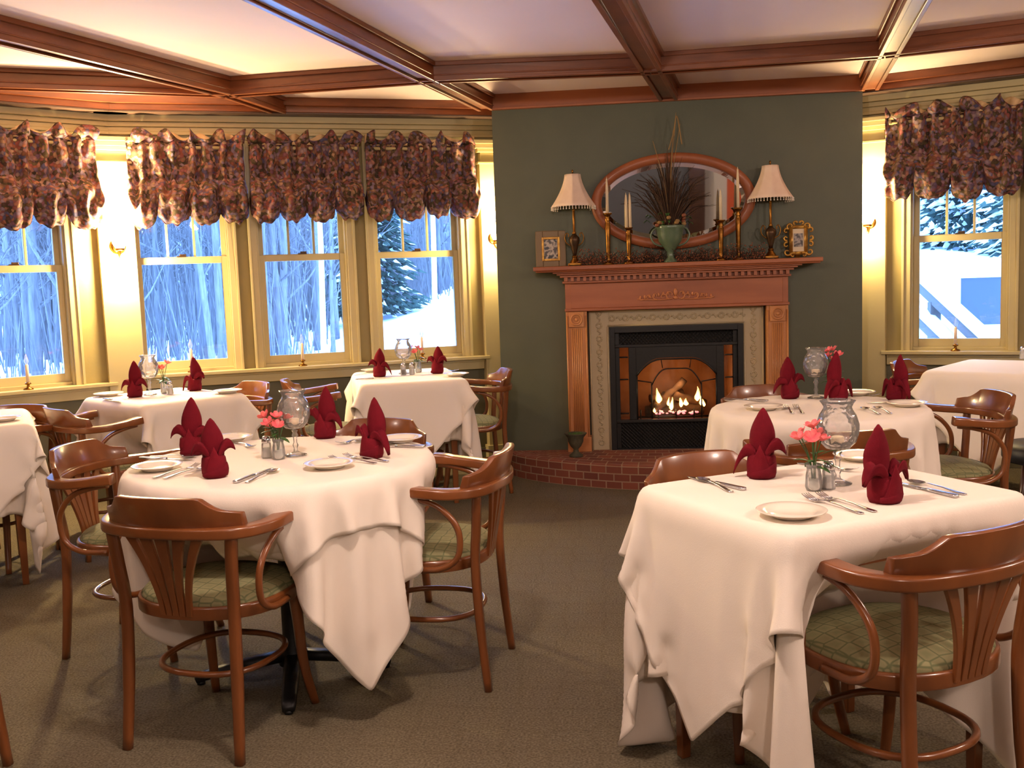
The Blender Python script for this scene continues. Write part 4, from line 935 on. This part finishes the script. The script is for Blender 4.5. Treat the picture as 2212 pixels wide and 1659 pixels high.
# folded napkin: rolled cuff, tall pointed hood, two drooping wings
def make_napkin(label, loc, rz, group, seed=0, hgt=1.0):
    t = thing('folded_napkin', label, 'napkin', loc, rz, group); rr = random.Random(seed)
    mb = MB(); mb.lathe([(.033, 0), (.037, .012), (.038, .035), (.035, .058), (.030, .066), (.026, .058), (.030, .03), (.028, .004)], 28, ruff=lambda a, i: .05*math.sin(2*a+seed)+.03*math.sin(5*a))
    mb.grid(lambda u, v: ((.0385+.004*math.sin(v*PI))*math.cos(-2.6+u*2.3), (.0385+.004*math.sin(v*PI))*math.sin(-2.6+u*2.3), .004+.04*v*(.3+.7*u)), 14, 5); mb.build('rolled_cuff', M['napkin'], t, True, solid=.0028)
    H_ = .185*hgt+rr.uniform(-.008, .008)
    tw = rr.uniform(-.7, .7); ln_ = rr.uniform(-.012, .012)
    def hood(u, v):
        w = (.024+.009*math.sin(PI*min(v*1.15, 1)))*max(0, 1-max(0, (v-.5)/.5)**2.1)**.75+.0008; a = (u-.5)*3.9+tw*v; lean = .012*v*v
        return (w*math.sin(a)*1.0+ln_*v*v, .014-w*math.cos(a)*.75+lean+.010*math.sin(v*4), .03+(H_-.03)*v)
    MB().grid(hood, 15, 16).build('pointed_hood', M['napkin'], t, True, solid=.003)
    for sx, dr in ((-1, rr.uniform(.1, 1.1)), (1, rr.uniform(.1, 1.1))):
        def wing(u, v, sx=sx, dr=dr):
            w = .034*math.sin(PI*min(.15+v*.85, 1))**.55*(1-.15*v); x = sx*(.012+(.05+.014*dr)*v); z = .058+.045*math.sin(PI*v*.62)*(1-.35*dr)-.075*dr*v*v; y = (u-.5)*2*w*.55-.012+.012*v
            return (x, y-.01*math.sin(PI*u), z+w*.9*abs(u-.5)*2-.006)
        MB().grid(wing, 9, 14).build('drooping_wing', M['napkin'], t, True, solid=.003)
    def ff(u, v): a = -PI/2+(u-.5)*1.7*(1-v*.6); r = .041-.004*v; return (r*math.cos(a), r*math.sin(a), .012+.085*v*(1-.35*abs(u-.5)*2))
    MB().grid(ff, 11, 9).build('front_fold', M['napkin'], t, True, solid=.0025)
    return t
NP = [(-1.456, 3.301, 14, 1.10, 'T1', 'burgundy napkin standing behind another at the left of the left round table'), (-1.209, 2.895, 25, .98, 'T1', 'dark burgundy napkin nearest the viewer on the left round table'),
      (-1.074, 3.626, -8, 1.05, 'T1', 'burgundy napkin with spread wings behind the crystal goblet on the left round table'), (-.788, 3.192, -28, 1.05, 'T1', 'burgundy napkin at the right of the left round table'),
      (.409, 2.76, -14, 1.05, 'T2', 'burgundy napkin left of the flowers on the near right table'), (.654, 2.445, 30, 1.02, 'T2', 'large burgundy napkin right of the crystal goblet on the near right table'),
      (-2.600, 5.21, 10, 1.05, 'T3', 'red napkin beside the crystal goblet on the table under the bright sconce'), (-2.373, 5.481, -10, 1.0, 'T3', 'red napkin in the middle of the table under the bright sconce'),
      (-1.424, 6.042, 10, .95, 'T4', 'red napkin at the left of the far table before the windows'), (-1.08, 6.16, -12, .95, 'T4', 'red napkin at the right of the far table before the windows'),
      (.793, 4.50, 5, 1.03, 'T5', 'red napkin left of the tall goblet on the round table before the fire'), (.985, 4.42, 30, 1.12, 'T5', 'red napkin in front of the flowers on the round table before the fire'), (1.217, 4.364, -60, 1.03, 'T5', 'narrow red napkin at the right of the round table before the fire')]
for i, (x, y, a, hg, tb, lab) in enumerate(NP): make_napkin(lab, (x, y, ZS), math.radians(a), 'burgundy folded napkins', i*3+1, hg)

def make_goblet(label, loc):
    t = thing('crystal_goblet', label, 'candle holder', loc, 0, 'crystal candle goblets')
    MB().lathe([(.0, 0), (.036, 0), (.037, .003), (.02, .008), (.008, .014), (.006, .025), (.010, .035), (.006, .045), (.0065, .06), (.011, .068), (.007, .078), (.012, .086), (0, .088)], 20).build('stem_foot', M['crystal'], t, True)
    MB().lathe([(.012, .092), (.030, .097), (.045, .113), (.053, .138), (.053, .160), (.046, .183), (.037, .197), (.034, .205), (.037, .214), (.043, .222)], 32, ruff=lambda a, i: (.05*math.sin(12*a) if i > 7 else .018*math.sin(16*a)), caps=False).build('ruffled_bowl', M['crystal'], t, True, solid=.003)
    MB().lathe([(0, .096), (.017, .096), (.017, .125), (.014, .127), (0, .127)], 16).build('tea_candle', M['candle'], t, True)
    return t
G0 = make_goblet('crystal candle goblet on the left round table', (-1.066, 3.245, ZS))
for x, y, lab in ((.592, 2.66, 'crystal candle goblet on the near right table'), (-2.556, 5.30, 'crystal candle goblet on the table under the bright sconce'), (-1.30, 6.20, 'crystal candle goblet on the far table before the windows'), (.905, 4.488, 'crystal candle goblet on the round table before the fire')):
    dup(G0, (x, y, ZS), .3, lab)
# taller stem for the goblet by the fire is a little higher in the photograph
def make_flowers(label, loc, rz, seed, hgt=.13, n=6):
    rr = random.Random(seed); t = thing('bud_vase', label, 'vase', loc, rz, 'bud vases of pink flowers')
    MB().lathe([(0, 0), (.018, 0), (.021, .01), (.019, .04), (.016, .055), (.020, .068)], 18, caps=False).build('glass_vase', M['clearglass'], t, True, solid=.002)
    MB().lathe([(0, .003), (.0165, .003), (.0175, .03), (0, .031)], 14).build('water', M['bottlegreen'], t, True)
    st = MB(); lf = MB(); tops = []
    for k in range(n):
        a = 2*PI*k/n+rr.uniform(-.3, .3); r_ = rr.uniform(.022, .048) if k else .0; h_ = hgt*rr.uniform(.85, 1.12)
        tops.append((r_*math.cos(a), r_*math.sin(a), h_)); st.tube(spline([(rr.uniform(-.006, .006), rr.uniform(-.006, .006), .008), (r_*.3*math.cos(a), r_*.3*math.sin(a), h_*.6), tops[-1]], 4), .0016, 6)
    st.build('stems', M['leaf'], t, True)
    for k in range(9):
        a = rr.uniform(0, 2*PI); z0 = rr.uniform(.062, .095); L = rr.uniform(.035, .055); el = rr.uniform(-.2, .9)
        lf.grid(lambda u, v, a=a, z0=z0, L=L, el=el: (math.cos(a)*(.006+L*u)-math.sin(a)*(v-.5)*.018*math.sin(PI*(u*.94+.03)), math.sin(a)*(.006+L*u)+math.cos(a)*(v-.5)*.018*math.sin(PI*(u*.94+.03)), z0+L*u*el-.02*u*u), 7, 3)
    lf.build('leaves', M['leaf'], t, True, solid=.0008)
    for tx, ty, tz in tops:
        mb = MB(); az = math.atan2(ty, tx)
        for k in range(6):
            a = 2*PI*k/6; wd = .0085
            def pet(u, v, a=a):
                r_ = .022*math.sin(u*1.35); zz = .024*u**1.1-.004*u*u*2; w = wd*math.sin(PI*(.08+u*.84))**.7*(v-.5)*2
                return (r_*math.cos(a)-w*math.sin(a), r_*math.sin(a)+w*math.cos(a), zz)
            mb.grid(pet, 7, 4)
        fl = mb.build('blossom', M['petal'], t, True, solid=.0008, loc=(tx, ty, tz)); fl.rotation_euler = (rr.uniform(-.3, .3)-ty*10, tx*12+rr.uniform(-.3, .3), 0)
    return t
make_flowers('bud vase of pink flowers beside the salt shaker on the left round table', (-1.105, 3.185, ZS), 0, 2, .125, 7)
make_flowers('bud vase of coral pink flowers on the near right table', (.515, 2.585, ZS), 0, 5, .155, 6)
make_flowers('bud vase of pink flowers on the table under the bright sconce', (-2.50, 5.36, ZS), 0, 9, .15, 4)
make_flowers('bud vase of pink flowers on the far table before the windows', (-1.22, 6.26, ZS), 0, 12, .15, 4)
make_flowers('bud vase of pink flowers on the round table before the fire', (1.00, 4.56, ZS), 0, 15, .185, 5)
def make_shaker(label, loc, pep=False):
    t = thing('salt_shaker' if not pep else 'pepper_shaker', label, 'shaker', loc, .3, 'glass table shakers')
    MB().lathe([(0, 0), (.017, 0), (.018, .004), (.015, .045), (.013, .052)], 8, caps=False).build('glass_body', M['clearglass'], t, False, solid=.0015)
    MB().lathe([(0, .003), (.0145, .003), (.0130, .033), (0, .034)], 8).build('contents', M['bark'] if pep else M['salt'], t)
    MB().lathe([(.0145, .05), (.0155, .053), (.0145, .064), (.010, .072), (0, .074)], 18).build('metal_cap', M['steel'], t, True)
    return t
for x, y, pep, lab in ((-1.157, 3.215, False, 'salt shaker in front of the flowers on the left round table'), (.555, 2.60, False, 'salt shaker among the glassware on the near right table'), (-2.44, 5.30, False, 'salt shaker on the table under the bright sconce'),
                       (-1.285, 6.10, True, 'pepper shaker left of its pair on the far table'), (-1.235, 6.12, False, 'salt shaker right of its pair on the far table'), (2.418, 6.10, False, 'salt shaker alone on the far right table')):
    make_shaker(lab, (x, y, ZS), pep)
def make_plate(label, loc, s=1):
    t = MB().lathe([(0, 0), (.045, 0), (.05, .004), (.058, .010), (.078, .014), (.0805, .0165), (.078, .0175), (.058, .0135), (.050, .008), (.044, .005), (0, .0045)], 40, caps=False).build('side_plate', M['china'], None, True)
    t.location = loc; t.scale = (s, s, 1); return tag(t, label, 'plate', 'white side plates')
for x, y, lab in ((-1.454, 3.025, 'white side plate at the left edge of the left round table'), (-.885, 3.016, 'white side plate at the near right of the left round table'), (-1.431, 3.60, 'white side plate behind the burgundy napkins on the left round table'), (-.76, 3.50, 'white side plate at the far right of the left round table'),
                  (.409, 2.307, 'white side plate nearest the viewer on the near right table'), (.735, 3.00, 'white side plate behind the goblet on the near right table'),
                  (-2.80, 5.30, 'white side plate at the left of the table under the bright sconce'), (-2.11, 5.30, 'white side plate at the right of the table under the bright sconce'),
                  (.627, 4.148, 'white side plate at the left of the round table before the fire'), (1.20, 4.16, 'white side plate at the right of the round table before the fire'), (1.10, 4.57, 'white side plate at the back of the round table before the fire'),
                  (-2.80, 4.32, 'white side plate on the table cut by the left photo edge'), (-1.55, 6.40, 'white side plate at the left of the far table before the windows'), (-.93, 5.95, 'white side plate at the right of the far table before the windows')):
    make_plate(lab, (x, y, ZS))
# cutlery along local +X (head at +X)
def cut_mesh(kind):
    mb = MB()
    hw = lambda x: .0035+.0035*max(0, (-x-.02)/.075)**1.5
    def strip(pts, th=.0018):   # (x, halfwidth, z)
        vs = []
        for x, w, z in pts: vs += [(x, -w, z), (x, w, z), (x, w, z+th), (x, -w, z+th)]
        m = len(pts); mb.add(vs, [(i*4+j, i*4+(j+1) % 4, (i+1)*4+(j+1) % 4, (i+1)*4+j) for i in range(m-1) for j in range(4)]+[(3, 2, 1, 0), (m*4-4, m*4-3, m*4-2, m*4-1)])
    hd = [(-.10, .005, .001), (-.095, .0075, .001), (-.07, .0065, .002), (-.03, .0035, .006), (.02, .0030, .008)]
    if kind == 'fork':
        strip(hd+[(.035, .006, .006), (.045, .0115, .003), (.058, .0125, .002)])
        for k in range(4): y = (k-1.5)*.0066; strip2 = [(.056, y, .002), (.075, y, .004), (.092, y, .009), (.098, y, .012)]; mb.tube([(a, b, c+.001) for a, b, c in strip2], [.0022, .002, .0016, .001], 6)
    elif kind == 'knife': strip([(-.11, .006, .001), (-.105, .0085, .001), (-.03, .0065, .001), (-.0, .005, .001)], .006); strip([(-.0, .006, .002), (.02, .0095, .002), (.07, .0095, .002), (.10, .006, .002), (.112, .001, .002)], .0016)
    else:
        strip(hd+[(.035, .004, .006)])
        mb.grid(lambda u, v: (.058+.028*math.cos(2*PI*u)*v, .0165*math.sin(2*PI*u)*v, .002+.006*v*v), 20, 5, closeu=True)
        mb.grid(lambda u, v: (.058+.028*math.cos(2*PI*u)*v, .0165*math.sin(2*PI*u)*v, .0008+.0065*v*v), 20, 5, closeu=True)
    return mb
for k in ('fork', 'knife', 'spoon'):
    o = cut_mesh(k).build(k, M['steel'], None, True, bevel=0); M['_'+k] = o.data; bpy.data.objects.remove(o)
def cutlery(kind, x, y, a, lab):
    nm = {'fork': 'dinner_fork', 'knife': 'table_knife', 'spoon': 'teaspoon'}[kind]; o = bpy.data.objects.new(nm, M['_'+kind]); COL.objects.link(o); o.location = (x, y, ZS); o.rotation_euler[2] = a
    tag(o, lab, kind, 'stainless cutlery laid on the tables'); return o
def between(kind, p, q, lab): cutlery(kind, (p[0]+q[0])/2, (p[1]+q[1])/2, math.atan2(q[1]-p[1], q[0]-p[0]), lab)   # head at q
between('spoon', (-1.072, 2.783), (-1.034, 2.99), 'spoon lying near the front edge of the left round table'); between('knife', (-1.105, 2.79), (-1.065, 3.0), 'knife beside the spoon near the front edge of the left round table')
between('fork', (-.74, 3.06), (-.93, 3.16), 'left fork of the pair by the right side plate, left round table'); between('fork', (-.71, 3.09), (-.89, 3.20), 'right fork of the pair by the right side plate, left round table')
between('knife', (-.665, 3.36), (-.84, 3.40), 'knife right of the right burgundy napkin on the left round table'); between('spoon', (-.655, 3.39), (-.83, 3.45), 'spoon right of the right burgundy napkin on the left round table')
between('knife', (-1.61, 3.23), (-1.40, 3.18), 'knife behind the left side plate of the left round table'); between('spoon', (-1.60, 3.27), (-1.39, 3.23), 'spoon behind the left side plate of the left round table')
between('fork', (-1.40, 2.87), (-1.33, 3.07), 'left fork between left side plate and dark napkin'); between('fork', (-1.36, 2.86), (-1.29, 3.06), 'right fork between left side plate and dark napkin')
between('fork', (-1.40, 3.55), (-1.27, 3.40), 'fork beside the side plate behind the burgundy napkins'); between('fork', (-.86, 3.60), (-.98, 3.44), 'fork by the far right side plate of the left round table')
between('spoon', (-.80, 3.62), (-.93, 3.47), 'spoon right of the winged burgundy napkin on the left round table')
between('fork', (.57, 2.32), (.475, 2.49), 'left fork beside the near side plate on the near right table'); between('fork', (.605, 2.335), (.51, 2.51), 'right fork beside the near side plate on the near right table')
between('knife', (.335, 2.60), (.215, 2.76), 'knife left of the napkin on the near right table'); between('spoon', (.30, 2.58), (.235, 2.74), 'spoon crossing the knife left of the napkin on the near right table')
between('knife', (.83, 2.48), (.735, 2.66), 'knife at the right of the near right table'); between('spoon', (.865, 2.50), (.765, 2.68), 'spoon at the right of the near right table')
between('fork', (.56, 2.93), (.66, 2.82), 'fork behind the flowers on the near right table')
between('fork', (.715, 4.00), (.722, 4.19), 'left fork on the front edge of the round table before the fire'); between('fork', (.755, 4.00), (.762, 4.19), 'right fork on the front edge of the round table before the fire')
between('spoon', (1.03, 3.93), (1.01, 4.11), 'left spoon on the front edge of the round table before the fire'); between('spoon', (1.075, 3.94), (1.065, 4.12), 'right spoon on the front edge of the round table before the fire')
between('knife', (.66, 4.42), (.53, 4.52), 'knife left of the red napkin on the round table before the fire'); between('spoon', (.64, 4.38), (.50, 4.44), 'spoon left of the red napkin on the round table before the fire')
between('knife', (1.27, 4.24), (1.08, 4.26), 'knife at the right of the round table before the fire'); between('fork', (1.03, 4.60), (1.18, 4.50), 'fork at the back right of the round table before the fire')
between('knife', (-1.52, 5.86), (-1.33, 5.92), 'knife in front of the left red napkin on the far table'); between('fork', (-1.60, 6.15), (-1.44, 6.2), 'fork left of the left red napkin on the far table'); between('fork', (-1.12, 6.32), (-.98, 6.25), 'fork at the right rear of the far table')
between('knife', (-2.72, 5.12), (-2.60, 5.02), 'knife at the near edge of the table under the bright sconce')

# ------------------------------------------------------------------ outside: snow, woods, railing
def gh(x, y):
    r = math.hypot(x, y); a = math.atan2(x, y)
    h = -.55+max(0, (r-18))*.018+max(0, r-48)*.42*min(1, (r-48)/30)
    h += 2.6*math.exp(-((a-.02)/.22)**2)*min(1, max(0, (r-12)/22)) + .25*noise.noise(Vector((x*.12, y*.12, 0)))
    if a > .16: h += min(1, (a-.16)/.12)*min(1, max(0, r-9.5)/6)*1.9
    return h
mb = MB(); mb.grid(lambda u, v: ((-(1-u)*78+u*60) if True else 0, 0, 0), 2, 2); mb = MB()
def gfn(u, v):
    a = -1.25+2.3*u; r = 8.3+92*v**1.7; x, y = r*math.sin(a), r*math.cos(a); return (x, y, gh(x, y)+(max(0, r-78))*.5)
mb.grid(gfn, 120, 80); struct(tag(mb.build('ground_snow', [M['snow']], None, True)))
o = bpy.data.objects['ground_snow']; me = o.data; me.materials.append(M['hill'])
for p in me.polygons:
    if math.hypot(p.center.x, p.center.y) > 50: p.material_index = 1
rt = random.Random(21)
def tree_mesh(seed, H, r0, bark, nb=16):
    rr = random.Random(seed); mb = MB(); lean = (rr.uniform(-.05, .05), rr.uniform(-.03, .03))
    ax = lambda z: Vector((lean[0]*z+.06*math.sin(z*.6+seed), lean[1]*z, z))
    mb.tube([ax(H*k/10) for k in range(11)], [r0*(1-.085*k) for k in range(11)], 6)
    for k in range(nb):
        z = H*rr.uniform(.12, .95); a = rr.uniform(0, 2*PI); L = (H-z*.7)*rr.uniform(.12, .3); p = ax(z); d = Vector((math.cos(a), math.sin(a), rr.uniform(.4, 1.4))).normalized()
        q = p+d*L*.5; e = p+d*L+Vector((0, 0, L*.15)); mb.tube([p, q, e], [r0*.3, r0*.2, r0*.06], 4)
        for j in range(4):
            f = p.lerp(e, rr.uniform(.3, .95)); dd = (d+Vector((rr.uniform(-1, 1), rr.uniform(-1, 1), rr.uniform(-.1, .7)))*.9).normalized(); mb.tube([f, f+dd*L*.45], [r0*.11, r0*.03], 3)
    o = mb.build('tree', M[bark], None, True); me = o.data; bpy.data.objects.remove(o); return me
TM = [tree_mesh(100+k, rt.uniform(9, 14), rt.uniform(.06, .13), 'bark') for k in range(7)]
def put(nm, me, x, y, lab, grp=None, s=1, rz=0, cat='tree'):
    o = bpy.data.objects.new(nm, me); COL.objects.link(o); o.location = (x, y, gh(x, y)-.05); o.scale = (s, s, s); o.rotation_euler[2] = rz; return tag(o, lab, cat, grp)
cnt = 0
while cnt < 285:
    a = rt.choice([rt.uniform(-.62, -.13)]*5+[rt.uniform(.15, .42)]); r = 19+34*rt.random()**.9
    if a > .1: r = max(r, 30)
    if a > -.27 and a < 0 and r < 33: continue
    x, y = r*math.sin(a), r*math.cos(a)
    put('bare_tree', TM[cnt % 7], x, y, 'bare grey deciduous tree in the dense snowy woods outside the windows', 'bare trees of the snowy woods', rt.uniform(.7, 1.25), rt.uniform(0, 6.28)); cnt += 1
bm_ = tree_mesh(301, 12, .055, 'birch', 10)
def at_px(px, r):   # direction given as the tangent of the bearing
    a = math.atan(px); return r*math.sin(a), r*math.cos(a)
for b, r, lab in ((-.292, 17.5, 'white barked leaning birch seen in the middle grouped window, left of its pair'), (-.268, 18.5, 'white barked leaning birch seen in the middle grouped window, right of its pair'), (-.175, 18, 'white barked birch seen in the window nearest the fireplace')):
    x, y = at_px(b, r); put('birch_tree', bm_, x, y, lab, 'white birches')
# undergrowth
mb = MB()
for k in range(3800):
    a = rt.uniform(-.64, -.12) if k % 6 else rt.uniform(.14, .43); r = rt.uniform(21 if a < -.28 or a > 0 else 31, 46); x, y = r*math.sin(a), r*math.cos(a); z = gh(x, y); h = rt.uniform(.6, 4.5); w = .012*r/22
    dx, dy = rt.uniform(-.25, .25)*h, rt.uniform(-.1, .1)*h; ex, ey = w*math.cos(a), -w*math.sin(a)
    mb.add([(x-ex, y-ey, z-.1), (x+ex, y+ey, z-.1), (x+dx, y+dy, z+h), (x, y+.02, z-.1)], [(0, 1, 2), (1, 3, 2), (3, 0, 2)])
tag(mb.build('undergrowth', M['bark']), 'tangle of thin bare brush on the snowy forest floor', 'brush', None, 'stuff')
def spruce(seed, H, R, snow):
    rr = random.Random(seed); mb = MB(); mb.tube([(0, 0, 0), (0, 0, H*.95)], [.09, .02], 6)
    for k in range(3400):
        z = H*(.06+.92*rr.random()**1.15); lay = .82+.18*math.sin(z*9); R2 = (R*(1-z/H)**.85+.06)*lay; r_ = R2*rr.random()**.45; a = rr.uniform(0, 2*PI)
        ca, sa = math.cos(a), math.sin(a); p = Vector((ca*r_, sa*r_, z-.28*r_)); L = rr.uniform(.12, .26); w = L*rr.uniform(.2, .34)
        mb.add([p-Vector((ca, sa, -.2))*L*.5, p+Vector((-sa*w, ca*w, -.03)), p+Vector((ca, sa, -.35))*L, p+Vector((sa*w, -ca*w, -.03)), p+Vector((0, 0, .05))], [(0, 1, 4), (0, 4, 3), (1, 2, 4), (4, 2, 3)], 1 if rr.random() < snow*(1.5 if z-.0 > 0 and r_ > R2*.6 else .6) else 0)
    o = mb.build('tree', [M['spruce'], M['snow']]); me = o.data; bpy.data.objects.remove(o); return me
S1, S2 = spruce(5, 7.5, 1.5, .12), spruce(6, 5.0, 1.9, .35)
x, y = at_px(-.238, 30); put('spruce_tree', S1, x, y, 'dark spruce seen at the left of the window nearest the fireplace', 'spruces', 1.15)
for k, (b, r, s) in enumerate(((.345, 21, .95), (.41, 19, .8), (.45, 24, 1.1), (.375, 27, 1.3))):
    x, y = at_px(b, r); put('spruce_tree', S2, x, y, ['snow-laden spruce nearest the middle of the right window', 'snow-laden spruce at the right of the right window', 'large snow-laden spruce behind the others, far right of the right window', 'tall snow-laden spruce behind the others in the right window'][k], 'spruces', s, k)
# stair railing with snow, and a white framed board, outside the right window
t = thing('stair_railing', 'snow-covered sloping wooden stair railing outside the right window', 'railing', (0, 0, 0))
def rail(nm, a, b, r=.045, snow=True, parent=t):
    a, b = Vector(a), Vector(b); MB().tube([a, b], 1, 8, sec=(.07, .05), up=(0, 0, 1)).build(nm, M['railwood'], parent, True)
    if snow: MB().tube([a+Vector((0, 0, .075)), b+Vector((0, 0, .075))], 1, 10, sec=(.065, .035), up=(0, 0, 1)).build('snow_cap', M['snow'], parent, True)
RA = [(2.66, 9.86, 1.45), (3.16, 8.30, .52), (2.70, 9.50, 1.0), (2.96, 8.60, .50), (2.87, 9.15, 1.0), (3.05, 8.58, .64)]
BO = [(4.20, 11.5, .60), -.1, .72, .62]
rail('handrail', RA[0], RA[1]); rail('lower_rail', RA[2], RA[3])
for p in RA[4:]: MB().box((p[0], p[1], (p[2]-1.2)/2), (.09, .09, p[2]+1.2)).build('post', M['railwood'], t)
t = thing('framed_board', 'white framed blue-grey board standing in the snow outside the right window', 'board', BO[0], BO[1])
w_, h_ = BO[2], BO[3]; mb = MB(); ringbox(mb, w_, h_, .05, -.04, .04); mb.build('white_frame', M['whitepaint'], t, bevel=.01)
MB().box((0, .0, h_/2), (w_-.1, .04, h_-.1)).build('panel', M['board'], t)
for sx in (-1, 1): MB().box((sx*(w_/2-.05), .0, -.5), (.07, .07, 1.0)).build('post', M['whitepaint'], t)
